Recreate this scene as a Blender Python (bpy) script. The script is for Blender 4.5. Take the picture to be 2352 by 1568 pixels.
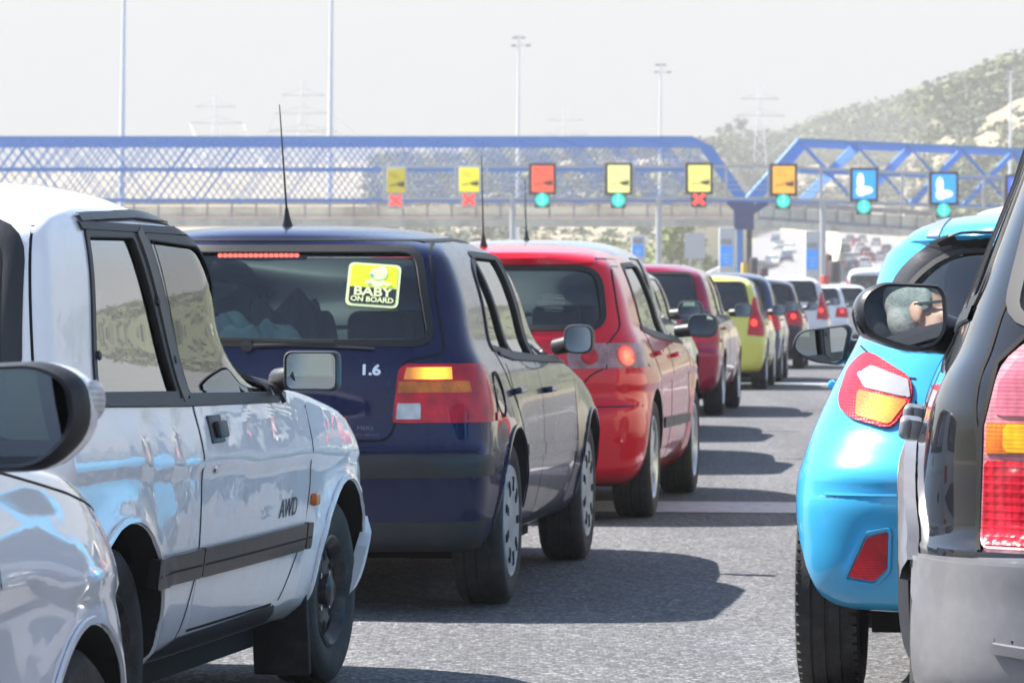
import bpy, bmesh, math, random
import numpy as np
from mathutils import Vector, Matrix, noise
from mathutils.bvhtree import BVHTree
R = math.radians
rng = random.Random(7)
for o in list(bpy.data.objects): bpy.data.objects.remove(o)
scene = bpy.context.scene
COL = scene.collection

# ---------------- camera, sky, sun, exposure ----------------
CAMH = 1.16
cam = bpy.data.objects.new('camera', bpy.data.cameras.new('camera'))
COL.objects.link(cam); scene.camera = cam
cam.location = (0, 0, CAMH)
cam.rotation_euler = (R(90 - 0.643), 0, 0)
cam.data.sensor_width = 36; cam.data.lens = 136.4
cam.data.clip_start = 0.1; cam.data.clip_end = 8000
cam.data.dof.use_dof = True
cam.data.dof.focus_distance = 8.8
cam.data.dof.aperture_fstop = 17.5
world = bpy.data.worlds.new('World'); scene.world = world; world.use_nodes = True
wn = world.node_tree.nodes; wl = world.node_tree.links
sky = wn.new('ShaderNodeTexSky'); sky.sky_type = 'NISHITA'; sky.sun_disc = False
SUNV = Vector((-0.74, 0.34, 1.0)).normalized()
sky.sun_elevation = math.asin(SUNV.z)
sky.sun_rotation = math.atan2(SUNV.x, SUNV.y)
sky.air_density = 1.0; sky.dust_density = 0.4; sky.ozone_density = 1.0; sky.altitude = 50
bg = wn['Background']; bg.inputs['Strength'].default_value = 0.08
# a dusty summer sky: pale and even near the horizon all round, bluer overhead
wg = wn.new('ShaderNodeNewGeometry'); wx = wn.new('ShaderNodeSeparateXYZ'); wl.new(wg.outputs['Incoming'], wx.inputs[0])
wa = wn.new('ShaderNodeMath'); wa.operation = 'ABSOLUTE'; wl.new(wx.outputs[2], wa.inputs[0])
wr = wn.new('ShaderNodeMapRange'); wr.interpolation_type = 'SMOOTHSTEP'; wr.inputs[1].default_value = .06; wr.inputs[2].default_value = .24; wr.inputs[3].default_value = 1; wr.inputs[4].default_value = 0
wl.new(wa.outputs[0], wr.inputs[0])
wm = wn.new('ShaderNodeMix'); wm.data_type = 'RGBA'; wl.new(wr.outputs[0], wm.inputs[0]); wl.new(sky.outputs[0], wm.inputs[6]); wm.inputs[7].default_value = (2.15, 2.18, 2.18, 1)
wl.new(wm.outputs[2], bg.inputs['Color'])
sl = bpy.data.lights.new('sun', 'SUN'); sl.energy = 5.0; sl.angle = R(0.53); sl.color = (1.0, 0.95, 0.88)
so = bpy.data.objects.new('sun', sl); COL.objects.link(so)
so.rotation_euler = SUNV.to_track_quat('Z', 'Y').to_euler()
scene.view_settings.view_transform = 'Standard'; scene.view_settings.look = 'None'
scene.view_settings.exposure = 1.6; scene.view_settings.gamma = 1
scene.render.engine = 'CYCLES'
scene.cycles.max_bounces = 10; scene.cycles.transparent_max_bounces = 16
scene.cycles.volume_bounces = 0
scene.cycles.sample_clamp_indirect = 6

KPX = 1.0884 / 9700
def W(dx, dy, Y):            # place on a sight line at the distance Y metres
    return Vector(((dx - 1176) * KPX * Y, Y, CAMH - (dy - 684) * KPX * Y))

# ---------------- materials ----------------
def new_mat(name):
    m = bpy.data.materials.new(name); m.use_nodes = True
    return m, m.node_tree.nodes, m.node_tree.links, m.node_tree.nodes['Principled BSDF']
def mat(name, col, rough=.5, metal=0, coat=0, spec=.5, emit=0, ecol=None, vary=0, vscale=8, bump=0, bscale=60,
        dirt=None, dscale=6, damt=.5, dlow=0, coatr=.03):
    m, n, l, p = new_mat(name)
    p.inputs['Base Color'].default_value = (*col, 1); p.inputs['Roughness'].default_value = rough
    p.inputs['Metallic'].default_value = metal; p.inputs['Coat Weight'].default_value = coat
    p.inputs['Coat Roughness'].default_value = coatr
    p.inputs['Specular IOR Level'].default_value = .12 if coat and spec >= .3 else spec
    if emit:
        p.inputs['Emission Color'].default_value = (*(ecol or col), 1); p.inputs['Emission Strength'].default_value = emit
    tc = n.new('ShaderNodeTexCoord')
    src = None
    if vary or dirt:
        t = n.new('ShaderNodeTexNoise'); t.inputs['Scale'].default_value = vscale; t.inputs['Detail'].default_value = 5
        l.new(tc.outputs['Object'], t.inputs['Vector'])
        mx = n.new('ShaderNodeMix'); mx.data_type = 'RGBA'
        mx.inputs[6].default_value = (*[c * (1 - vary) for c in col], 1); mx.inputs[7].default_value = (*[min(1, c * (1 + vary)) for c in col], 1)
        l.new(t.outputs['Fac'], mx.inputs[0]); src = mx.outputs[2]
    if dirt:
        t = n.new('ShaderNodeTexNoise'); t.inputs['Scale'].default_value = dscale; t.inputs['Detail'].default_value = 8; t.inputs['Roughness'].default_value = .65
        l.new(tc.outputs['Object'], t.inputs['Vector'])
        r = n.new('ShaderNodeMapRange'); r.inputs[1].default_value = .45; r.inputs[2].default_value = .75; r.inputs[3].default_value = 0; r.inputs[4].default_value = damt
        l.new(t.outputs['Fac'], r.inputs[0]); fac = r.outputs[0]
        if dlow:      # road dirt thrown up on the lower body
            sx = n.new('ShaderNodeSeparateXYZ'); l.new(tc.outputs['Object'], sx.inputs[0])
            r2 = n.new('ShaderNodeMapRange'); r2.inputs[1].default_value = dlow; r2.inputs[2].default_value = .15; r2.inputs[3].default_value = 0; r2.inputs[4].default_value = .75
            l.new(sx.outputs[2], r2.inputs[0])
            ad = n.new('ShaderNodeMath'); ad.operation = 'ADD'; ad.use_clamp = True
            l.new(fac, ad.inputs[0]); l.new(r2.outputs[0], ad.inputs[1]); fac = ad.outputs[0]
        mx2 = n.new('ShaderNodeMix'); mx2.data_type = 'RGBA'; l.new(fac, mx2.inputs[0]); l.new(src, mx2.inputs[6]); mx2.inputs[7].default_value = (*dirt, 1)
        src = mx2.outputs[2]
        mr = n.new('ShaderNodeMapRange'); mr.inputs[3].default_value = rough; mr.inputs[4].default_value = .75; l.new(fac, mr.inputs[0]); l.new(mr.outputs[0], p.inputs['Roughness'])
        if coat:
            mc = n.new('ShaderNodeMapRange'); mc.inputs[3].default_value = coat; mc.inputs[4].default_value = .15; l.new(fac, mc.inputs[0]); l.new(mc.outputs[0], p.inputs['Coat Weight'])
    if src: l.new(src, p.inputs['Base Color'])
    if bump:
        t = n.new('ShaderNodeTexNoise'); t.inputs['Scale'].default_value = bscale; t.inputs['Detail'].default_value = 3
        l.new(tc.outputs['Object'], t.inputs['Vector'])
        b = n.new('ShaderNodeBump'); b.inputs['Strength'].default_value = 1; b.inputs['Distance'].default_value = bump
        l.new(t.outputs['Fac'], b.inputs['Height']); l.new(b.outputs[0], p.inputs['Normal'])
        if coat: l.new(b.outputs[0], p.inputs['Coat Normal'])
    return m
def glass(name, tint, refl=1.5, extra=0.0, rough=0.0):
    m, n, l, p = new_mat(name); n.remove(p)
    tr = n.new('ShaderNodeBsdfTransparent'); tr.inputs[0].default_value = (*tint, 1)
    gl = n.new('ShaderNodeBsdfGlossy'); gl.inputs['Roughness'].default_value = rough; gl.inputs[0].default_value = (1, 1, 1, 1)
    fr = n.new('ShaderNodeFresnel'); fr.inputs[0].default_value = refl
    ad = n.new('ShaderNodeMath'); ad.operation = 'ADD'; ad.use_clamp = True; ad.inputs[1].default_value = extra
    ms = n.new('ShaderNodeMixShader'); l.new(fr.outputs[0], ad.inputs[0]); l.new(ad.outputs[0], ms.inputs[0])
    l.new(tr.outputs[0], ms.inputs[1]); l.new(gl.outputs[0], ms.inputs[2]); l.new(ms.outputs[0], n['Material Output'].inputs[0])
    return m
def lens(name, col, emit=0, ecol=None, scale=120, strength=.0012):      # ribbed lamp plastic
    m, n, l, p = new_mat(name)
    p.inputs['Base Color'].default_value = (*col, 1); p.inputs['Roughness'].default_value = .3; p.inputs['Coat Weight'].default_value = .5; p.inputs['Coat Roughness'].default_value = .02; p.inputs['Specular IOR Level'].default_value = .25
    tc = n.new('ShaderNodeTexCoord'); v = n.new('ShaderNodeTexVoronoi'); v.inputs['Scale'].default_value = scale; v.inputs['Randomness'].default_value = .15
    l.new(tc.outputs['Object'], v.inputs['Vector'])
    b = n.new('ShaderNodeBump'); b.inputs['Distance'].default_value = strength; b.inputs['Strength'].default_value = .8; l.new(v.outputs['Distance'], b.inputs['Height']); l.new(b.outputs[0], p.inputs['Normal'])
    mr = n.new('ShaderNodeMapRange'); mr.inputs[1].default_value = 0; mr.inputs[2].default_value = .6; mr.inputs[3].default_value = 1.06; mr.inputs[4].default_value = .88
    wv = n.new('ShaderNodeTexWave'); wv.bands_direction = 'Z'; wv.inputs['Scale'].default_value = 42; wv.inputs['Distortion'].default_value = .3; l.new(tc.outputs['Object'], wv.inputs['Vector'])
    nz = n.new('ShaderNodeTexNoise'); nz.inputs['Scale'].default_value = 14; l.new(tc.outputs['Object'], nz.inputs['Vector'])
    m2 = n.new('ShaderNodeMapRange'); m2.inputs[3].default_value = .74; m2.inputs[4].default_value = 1.08; l.new(wv.outputs['Fac'], m2.inputs[0])
    m3 = n.new('ShaderNodeMapRange'); m3.inputs[1].default_value = .3; m3.inputs[2].default_value = .7; m3.inputs[3].default_value = .62; m3.inputs[4].default_value = 1.2; l.new(nz.outputs['Fac'], m3.inputs[0])
    q1 = n.new('ShaderNodeMath'); q1.operation = 'MULTIPLY'; l.new(m2.outputs[0], q1.inputs[0]); l.new(m3.outputs[0], q1.inputs[1])
    l.new(v.outputs['Distance'], mr.inputs[0])
    q2 = n.new('ShaderNodeMath'); q2.operation = 'MULTIPLY'; l.new(q1.outputs[0], q2.inputs[0]); l.new(mr.outputs[0], q2.inputs[1])
    mx = n.new('ShaderNodeMix'); mx.data_type = 'RGBA'; mx.blend_type = 'MULTIPLY'; mx.inputs[0].default_value = 1; mx.inputs[6].default_value = (*col, 1)
    l.new(q2.outputs[0], mx.inputs[7]); l.new(mx.outputs[2], p.inputs['Base Color'])
    if emit:
        p.inputs['Emission Color'].default_value = (*(ecol or col), 1)
        mm = n.new('ShaderNodeMath'); mm.operation = 'MULTIPLY'; mm.inputs[1].default_value = emit; l.new(mr.outputs[0], mm.inputs[0]); l.new(mm.outputs[0], p.inputs['Emission Strength'])
    return m
def led_mat(name, col, emit, bulb=None, brad=.05):      # a lamp glowing round its bulb; bulb in local metres
    m, n, l, p = new_mat(name)
    p.inputs['Base Color'].default_value = (*[c * .6 for c in col], 1); p.inputs['Roughness'].default_value = .25; p.inputs['Coat Weight'].default_value = 1
    p.inputs['Emission Color'].default_value = (*col, 1)
    g = n.new('ShaderNodeNewGeometry')
    tc = n.new('ShaderNodeTexCoord')
    d = n.new('ShaderNodeVectorMath'); d.operation = 'DISTANCE'; l.new(tc.outputs['Object'], d.inputs[0]); d.inputs[1].default_value = bulb
    mr = n.new('ShaderNodeMapRange'); mr.interpolation_type = 'SMOOTHSTEP'; mr.inputs[1].default_value = 0; mr.inputs[2].default_value = brad; mr.inputs[3].default_value = emit; mr.inputs[4].default_value = emit * .06
    l.new(d.outputs['Value'], mr.inputs[0]); l.new(mr.outputs[0], p.inputs['Emission Strength'])
    v = n.new('ShaderNodeTexVoronoi'); v.inputs['Scale'].default_value = 110; l.new(tc.outputs['Object'], v.inputs['Vector'])
    b = n.new('ShaderNodeBump'); b.inputs['Distance'].default_value = .0005; l.new(v.outputs['Distance'], b.inputs['Height']); l.new(b.outputs[0], p.inputs['Normal'])
    return m
M = {}
M['rubber'] = mat('rubber', (.018, .018, .02), .75, vary=.3, bump=.002, bscale=120, dirt=(.10, .095, .09), dscale=9, damt=.45)
M['trim'] = mat('black_trim', (.022, .023, .026), .42, vary=.2, bump=.0006, bscale=200)
M['seal'] = mat('seal', (.012, .012, .014), .5)
M['gap'] = mat('gap', (.008, .008, .009), .9)
M['well'] = mat('wheel_well', (.012, .012, .013), .9)
M['inner'] = mat('cabin_lining', (.05, .055, .06), .85, vary=.2)
M['seatcloth'] = mat('seat_cloth', (.03, .034, .04), .9, vary=.3, bump=.002)
M['chrome'] = mat('chrome', (.75, .76, .78), .12, metal=1)
M['alloy'] = mat('alloy', (.55, .57, .6), .32, metal=.8, vary=.1)
M['hub'] = mat('hubcap', (.42, .44, .47), .4, metal=.3, vary=.1, dirt=(.15, .14, .13), damt=.4)
M['steel'] = mat('steel_wheel', (.03, .032, .04), .45, coat=.3, vary=.3, dirt=(.16, .12, .09), dscale=14, damt=.6)
M['mirror'] = mat('mirror_glass', (.80, .85, .88), 0.0, metal=1)
M['glass'] = glass('window_glass', (.70, .84, .82), 1.52, .03)
M['glassc'] = glass('clear_glass', (.93, .95, .94), 1.35, .0)
M['glassd'] = glass('tinted_glass', (.22, .26, .28), 1.55, .06)
M['glassv'] = glass('hazy_tinted_glass', (.10, .10, .17), 1.6, .24)
M['redl'] = lens('red_lens', (.72, .006, .03))
M['redlit'] = lens('red_lens_lit', (.6, .02, .02), .8, (1, .05, .03))
M['gtrim'] = mat('glossy_black_trim', (.016, .018, .022), .3, coat=.1, vary=.2, bump=.0008, bscale=14)
M['ambl'] = lens('amber_lens', (.85, .20, .02))
M['amblit'] = lens('amber_lens_lit', (.8, .35, .02), 3.2, (1, .42, .02), 70)
M['whitel'] = lens('clear_lens', (.62, .62, .63))
M['smoke'] = lens('smoked_lens', (.42, .25, .28), scale=50)
M['led'] = mat('led', (.8, .05, .05), .3, emit=1.2, ecol=(1, .06, .05))
M['white'] = mat('white_plastic', (.75, .76, .77), .4)
M['orange'] = mat('orange_strip', (.45, .10, .03), .5)

# ---------------- helpers ----------------
def link(name, me, m=None, parent=None, loc=None):
    o = bpy.data.objects.new(name, me); COL.objects.link(o)
    if m:
        for x in (m if isinstance(m, (list, tuple)) else [m]): me.materials.append(x)
    if parent: o.parent = parent
    if loc is not None: o.location = loc
    return o
def tag(o, label=None, cat=None, group=None, kind=None):
    for k_, v in (('label', label), ('category', cat), ('group', group), ('kind', kind)):
        if v: o[k_] = v
    return o
def empty(name, loc=(0, 0, 0), rz=0, label=None, cat=None, group=None):
    o = bpy.data.objects.new(name, None); COL.objects.link(o); o.location = loc; o.rotation_euler = (0, 0, rz)
    o.empty_display_size = .2
    return tag(o, label, cat, group)
def bmobj(name, bm, m, parent=None, smooth=True, ang=40):
    me = bpy.data.meshes.new(name); bm.to_mesh(me); bm.free()
    if smooth:
        me.shade_smooth(); me.set_sharp_from_angle(angle=R(ang))
    return link(name, me, m, parent)
def pydobj(name, v, f, m, parent=None, smooth=True, ang=40):
    me = bpy.data.meshes.new(name); me.from_pydata([tuple(p) for p in v], [], f); me.update()
    if smooth:
        me.shade_smooth(); me.set_sharp_from_angle(angle=R(ang))
    return link(name, me, m, parent)
def box(bm, c, s, bev=0, rot=None, seg=2):
    r = bmesh.ops.create_cube(bm, size=1)
    vs = r['verts']
    for v in vs: v.co = Vector((v.co.x * s[0], v.co.y * s[1], v.co.z * s[2]))
    if bev:
        es = list({e for v in vs for e in v.link_edges})
        r2 = bmesh.ops.bevel(bm, geom=es, offset=bev, segments=seg, affect='EDGES', profile=.5)
        vs = list({v for f in r2['faces'] for v in f.verts} | {v for v in vs if v.is_valid})
    for v in vs:
        if rot is not None: v.co = rot @ v.co
        v.co += Vector(c)
    return vs
def tube(bm, pts, r, n=8, cap=True):
    pts = [Vector(p) for p in pts]; rs = r if isinstance(r, (list, tuple)) else [r] * len(pts)
    rings = []
    for i, p in enumerate(pts):
        t = (pts[min(i + 1, len(pts) - 1)] - pts[max(i - 1, 0)]).normalized()
        up = Vector((0, 0, 1)) if abs(t.z) < .9 else Vector((1, 0, 0))
        a = t.cross(up).normalized(); b = t.cross(a)
        rings.append([bm.verts.new(p + (a * math.cos(2 * math.pi * k / n) + b * math.sin(2 * math.pi * k / n)) * rs[i]) for k in range(n)])
    for i in range(len(rings) - 1):
        for k in range(n): bm.faces.new((rings[i][k], rings[i][(k + 1) % n], rings[i + 1][(k + 1) % n], rings[i + 1][k]))
    if cap: bm.faces.new(rings[0][::-1]); bm.faces.new(rings[-1])
def bar(bm, a, b, w, h=None):          # rectangular bar from a to b
    a, b = Vector(a), Vector(b); h = h or w; d = b - a; L = d.length
    q = d.to_track_quat('Z', 'Y').to_matrix()
    box(bm, (a + b) / 2, (w, h, L), rot=q)
def lathe(bm, prof, n=48, axis='y', c=(0, 0, 0)):    # prof: (radius, offset)
    rings = []
    for r, h in prof:
        ring = []
        for k in range(n):
            t = 2 * math.pi * k / n; x, z = r * math.cos(t), r * math.sin(t)
            p = (x, h, z) if axis == 'y' else ((x, z, h) if axis == 'z' else (h, x, z))
            ring.append(bm.verts.new(Vector(p) + Vector(c)))
        rings.append(ring)
    for i in range(len(rings) - 1):
        for k in range(n): bm.faces.new((rings[i][k], rings[i][(k + 1) % n], rings[i + 1][(k + 1) % n], rings[i + 1][k]))
    return rings
def ellipsoid(bm, c, s, n=24, e=1.0, rot=None):
    def p(v, q): return math.copysign(abs(v) ** q, v)
    rings = []
    for i in range(1, n // 2):
        ph = math.pi * i / (n // 2) - math.pi / 2
        ring = []
        for k in range(n):
            t = 2 * math.pi * k / n
            v = Vector((s[0] * p(math.cos(ph), e) * p(math.cos(t), e), s[1] * p(math.cos(ph), e) * p(math.sin(t), e), s[2] * p(math.sin(ph), e)))
            if rot is not None: v = rot @ v
            ring.append(bm.verts.new(v + Vector(c)))
        rings.append(ring)
    for i in range(len(rings) - 1):
        for k in range(n): bm.faces.new((rings[i][k], rings[i][(k + 1) % n], rings[i + 1][(k + 1) % n], rings[i + 1][k]))
    bm.faces.new(rings[0][::-1]); bm.faces.new(rings[-1])
def rpoly(pts, r, n=5):              # polygon with rounded corners; r one radius or one per corner
    out = []; N = len(pts); rs = r if isinstance(r, (list, tuple)) else [r] * N
    for i in range(N):
        p = Vector(pts[i]); a = Vector(pts[i - 1]); b = Vector(pts[(i + 1) % N])
        da = (a - p); db = (b - p); q = min(rs[i], da.length * .48, db.length * .48)
        if q < 1e-4: out.append(tuple(p)); continue
        p0 = p + da.normalized() * q; p1 = p + db.normalized() * q
        for k in range(n + 1):
            t = k / n; out.append(tuple(p0 * (1 - t) ** 2 + p * 2 * t * (1 - t) + p1 * t * t))
    return out
def ccw(poly):
    s = sum(poly[i][0] * poly[(i + 1) % len(poly)][1] - poly[(i + 1) % len(poly)][0] * poly[i][1] for i in range(len(poly)))
    return poly if s > 0 else poly[::-1]
def grow(poly, d):
    poly = ccw(poly); out = []; N = len(poly)
    for i in range(N):
        a, p, b = Vector(poly[i - 1]), Vector(poly[i]), Vector(poly[(i + 1) % N])
        t = (b - a).normalized(); out.append((p.x + t.y * d, p.y - t.x * d))
    return out
def smoothstep(a, b, x):
    t = np.clip((x - a) / (b - a), 0, 1); return t * t * (3 - 2 * t)
def interp(tab):                      # monotone cubic through (z, value)
    t = sorted(tab); z = np.array([p[0] for p in t], float); y = np.array([p[1] for p in t], float)
    h = np.diff(z); d = np.diff(y) / h; m = np.zeros(len(z)); m[0] = d[0]; m[-1] = d[-1]
    for i in range(1, len(z) - 1):
        if d[i - 1] * d[i] > 0:
            w1 = 2 * h[i] + h[i - 1]; w2 = h[i] + 2 * h[i - 1]; m[i] = (w1 + w2) / (w1 / d[i - 1] + w2 / d[i])
    def f(q):
        q = min(max(q, z[0]), z[-1]); i = min(int(np.searchsorted(z, q, 'right')) - 1, len(z) - 2)
        s = (q - z[i]) / h[i]
        return float((1 + 2 * s) * (1 - s) ** 2 * y[i] + s * (1 - s) ** 2 * h[i] * m[i] + s * s * (3 - 2 * s) * y[i + 1] + s * s * (s - 1) * h[i] * m[i + 1])
    return f

# ---------------- car bodies ----------------
class Car:
    pass
def body_grid(S, inner=0, zlo=None, zhi=None, res=1.0):
    Rf, Ff, Wf = interp(S['rear']), interp(S['front']), interp(S['width'])
    Lr, Lf = interp(S['lr']), interp(S['lf']); Pr = interp(S['pr']); Pf = interp(S['pf'])
    z0, z1 = S['width'][0][0], S['width'][-1][0]
    zlo = z0 if zlo is None else zlo; zhi = z1 if zhi is None else zhi
    zs = [zlo]; st = .022 / res
    while zs[-1] < zhi - 1e-4:
        z = zs[-1]; dz = st
        for _ in range(7):
            q = min(z + dz, zhi)
            if max(abs(Rf(q) - Rf(z)), abs(Ff(q) - Ff(z)) * .35, abs(Wf(q) - Wf(z)) * 1.4) > st * 1.6: dz *= .55
            else: break
        zs.append(min(z + max(dz, .0004), zhi))
    nc = int(20 * res); ns = int(44 * res); V = []
    kb = S.get('barrel', .03); xc = S['wb'] / 2
    for z in zs:
        zz = z
        if inner:      # the cavity keeps its distance below the roof too
            zz = zlo + (z - zlo) * (z1 - zlo - .0015) / (zhi - zlo) if z > S['belt'] else z
            zz = z if z <= S['belt'] else S['belt'] + (z - S['belt']) / (zhi - S['belt']) * (z1 - .004 - S['belt'])
        w = max(Wf(zz) - inner, .02); xr = Rf(zz) + inner * 1.6; xf = Ff(zz) - inner * 1.6
        if inner: xf = min(xf, S['fire'])
        L = max(xf - xr, .05); lr = min(Lr(zz), L * .5); lf = min(Lf(zz), L * .5); p1 = Pr(zz); p2 = Pf(zz)
        half = []
        for i in range(nc + 1):
            t = math.pi / 2 * i / nc
            half.append((xr + lr * (1 - max(0, math.cos(t)) ** (2 / p1)), w * max(0, math.sin(t)) ** (2 / p1)))
        for i in range(1, ns):
            half.append((xr + lr + (L - lr - lf) * i / ns, w))
        for i in range(nc + 1):
            t = math.pi / 2 * (1 - i / nc)
            half.append((xf - lf * (1 - max(0, math.cos(t)) ** (2 / p2)), w * max(0, math.sin(t)) ** (2 / p2)))
        ring = [(x, y, z) for x, y in half] + [(x, -y, z) for x, y in half[-2:0:-1]]
        V.append(ring)
    V = np.array(V)
    x = V[..., 0]; V[..., 1] *= 1 - kb * ((x - xc) / (S['wb'] / 2 + .75)) ** 2
    if not inner and 'deform' in S: V = S['deform'](V)
    return V
def grid_mesh(V, name):
    n, m = V.shape[:2]; verts = V.reshape(-1, 3).tolist(); faces = []
    for i in range(n - 1):
        a = i * m; b = a + m
        for k in range(m): faces.append((a + k, b + k, b + (k + 1) % m, a + (k + 1) % m))
    cb = len(verts); verts.append(V[0].mean(0).tolist()); ct = len(verts); verts.append(V[-1].mean(0).tolist())
    for k in range(m):
        faces.append((cb, k, (k + 1) % m)); t = (n - 1) * m; faces.append((ct, t + (k + 1) % m, t + k))
    me = bpy.data.meshes.new(name); me.from_pydata(verts, [], faces); me.update()
    return me
def flare(S, V, amp, sig=.05, ra=None, xs=None, zmax=.95):
    ra = ra or S['arch']; x, y, z = V[..., 0], V[..., 1], V[..., 2]
    for xw in (xs if xs is not None else (0, S['wb'])):
        d = np.sqrt((x - xw) ** 2 + (z - S['r']) ** 2)
        f = amp * np.exp(-np.maximum(d - ra, 0) ** 2 / (2 * sig * sig)) * smoothstep(S['r'] - .3, S['r'], z) * (z < zmax)
        y += np.sign(y) * f * (np.abs(y) > .5)
    V[..., 1] = y
    return V
def prism(poly, lo, hi, axis):
    bm = bmesh.new(); poly = ccw(poly); a = []; b = []
    for p in poly:
        if axis == 'y': q0, q1 = (p[0], lo, p[1]), (p[0], hi, p[1])
        else: q0, q1 = (lo, p[0], p[1]), (hi, p[0], p[1])
        a.append(bm.verts.new(q0)); b.append(bm.verts.new(q1))
    n = len(poly)
    for i in range(n): bm.faces.new((a[i], a[(i + 1) % n], b[(i + 1) % n], b[i]))
    bm.faces.new(a[::-1]); bm.faces.new(b)
    bmesh.ops.recalc_face_normals(bm, faces=bm.faces)
    me = bpy.data.meshes.new('cut'); bm.to_mesh(me); bm.free(); return me
def cut(target, meshes):
    """subtract closed meshes from the target object, keep their materials"""
    for me, m in meshes:
        if len(target.data.materials) and m.name not in [x.name for x in target.data.materials]: target.data.materials.append(m)
        idx = [x.name for x in target.data.materials].index(m.name)
        o = link('cutter', me, None, target.parent)
        for x in target.data.materials: me.materials.append(x)
        me.polygons.foreach_set('material_index', [idx] * len(me.polygons))
        md = target.modifiers.new('b', 'BOOLEAN'); md.operation = 'DIFFERENCE'; md.object = o; md.solver = 'MANIFOLD'
        bpy.context.view_layer.update()
        dg = bpy.context.evaluated_depsgraph_get()
        new = bpy.data.meshes.new_from_object(target.evaluated_get(dg))
        target.modifiers.clear(); old = target.data; target.data = new; bpy.data.meshes.remove(old)
        bpy.data.objects.remove(o); bpy.data.meshes.remove(me)
    return target
AX = {'R': (Vector((0, 1, 0)), 0), 'L': (Vector((0, -1, 0)), 0), 'B': (Vector((1, 0, 0)), 1), 'F': (Vector((-1, 0, 0)), 1), 'T': (Vector((0, 0, -1)), 2)}
def ray(C, a, b, axis):
    d, t = AX[axis]
    o = Vector((a, 0, b)) - d * 4 if t == 0 else (Vector((0, a, b)) - d * 7 if t == 1 else Vector((a, b, 6)))
    h, nrm, i, _ = C.bvh.ray_cast(o, d)
    return (h, nrm) if h else (None, None)
def patch(C, name, poly, axis, m, off=.003, thick=.004, parent=None, lim=None, extra=None, ang=40, dent=None):
    """a skin of the body's own surface inside a convex outline, lifted by off"""
    poly = ccw(poly); d, t = AX[axis]
    bm = bmesh.new(); bm.from_mesh(C.outer)
    us = [p[0] for p in poly]; vs = [p[1] for p in poly]; u0, u1, v0, v1 = min(us), max(us), min(vs), max(vs)
    def uv(c): return (c.x, c.z) if t == 0 else ((c.y, c.z) if t == 1 else (c.x, c.y))
    kill = []
    for f in bm.faces:
        if f.normal.dot(d) > -.04: kill.append(f); continue
        q = [uv(v.co) for v in f.verts]
        if max(p[0] for p in q) < u0 or min(p[0] for p in q) > u1 or max(p[1] for p in q) < v0 or min(p[1] for p in q) > v1: kill.append(f)
        elif lim and not lim(f.calc_center_median()): kill.append(f)
    bmesh.ops.delete(bm, geom=kill, context='FACES')
    n = len(poly)
    for i in range(n):
        a, b = poly[i], poly[(i + 1) % n]; ox, oy = b[1] - a[1], -(b[0] - a[0])
        if abs(ox) + abs(oy) < 1e-6: continue
        co, no = (((a[0], 0, a[1]), (ox, 0, oy)) if t == 0 else (((0, a[0], a[1]), (0, ox, oy)) if t == 1 else ((a[0], a[1], 0), (ox, oy, 0))))
        bmesh.ops.bisect_plane(bm, geom=bm.verts[:] + bm.edges[:] + bm.faces[:], dist=1e-5, plane_co=co, plane_no=no, clear_outer=True)
    for co, no in (extra or []):
        bmesh.ops.bisect_plane(bm, geom=bm.verts[:] + bm.edges[:] + bm.faces[:], dist=1e-5, plane_co=co, plane_no=no, clear_outer=True)
    if not bm.faces: bm.free(); return None
    bm.normal_update()
    nv = {v: v.normal.copy() for v in bm.verts}
    if thick:
        be = [e for e in bm.edges if e.is_boundary]; bv = {v for e in be for v in e.verts}
        low = {v: bm.verts.new(v.co + nv[v] * (off - thick)) for v in bv}
        fs = [(e, e.link_faces[0]) for e in be]
        for v in nv: v.co += nv[v] * off
        for e, f in fs:
            a, b = e.verts; 
            L = f.loops[:]; idx = [l.vert for l in L]; i = idx.index(a)
            if idx[(i + 1) % len(idx)] == b: a, b = b, a
            bm.faces.new((a, b, low[b], low[a]))
    else:
        for v in nv: v.co += nv[v] * off
    bm.normal_update()
    return bmobj(name, bm, m, parent or C.root, ang=ang)
def band(C, name, path, w, axis, m, off=.001, h=.001, closed=False, parent=None, bm=None):
    own = bm is None
    if own: bm = bmesh.new()
    P = [Vector(p) for p in path]; N = len(P); rows = []; last = None
    ww = w if isinstance(w, (list, tuple)) else [w] * N
    for i in range(N):
        a = P[i - 1] if (closed or i) else P[i]; b = P[(i + 1) % N] if (closed or i < N - 1) else P[i]
        t = (b - a).normalized(); nn = Vector((-t.y, t.x)); row = []
        for s, hh in ((-.5, 0), (-.42, h), (0, h), (.42, h), (.5, 0)):
            q = P[i] + nn * ww[i] * s; hp, nr = ray(C, q.x, q.y, axis)
            if hp is None: row = None; break
            row.append(hp + nr * (off + hh))
        if row: row = [bm.verts.new(v) for v in row]
        rows.append(row)
    for i in range(N if closed else N - 1):
        a, b = rows[i], rows[(i + 1) % N]
        if a and b:
            for k in range(4): bm.faces.new((a[k], a[k + 1], b[k + 1], b[k]))
    if own: 
        if axis in ('R', 'L', 'B', 'F', 'T'): bmesh.ops.recalc_face_normals(bm, faces=bm.faces)
        return bmobj(name, bm, m, parent or C.root)
def dens(path, step=.02, closed=False):
    out = []; N = len(path)
    for i in range(N if closed else N - 1):
        a, b = Vector(path[i]), Vector(path[(i + 1) % N]); k = max(1, int((b - a).length / step))
        out += [tuple(a.lerp(b, j / k)) for j in range(k)]
    if not closed: out.append(tuple(path[-1]))
    return out

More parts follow.
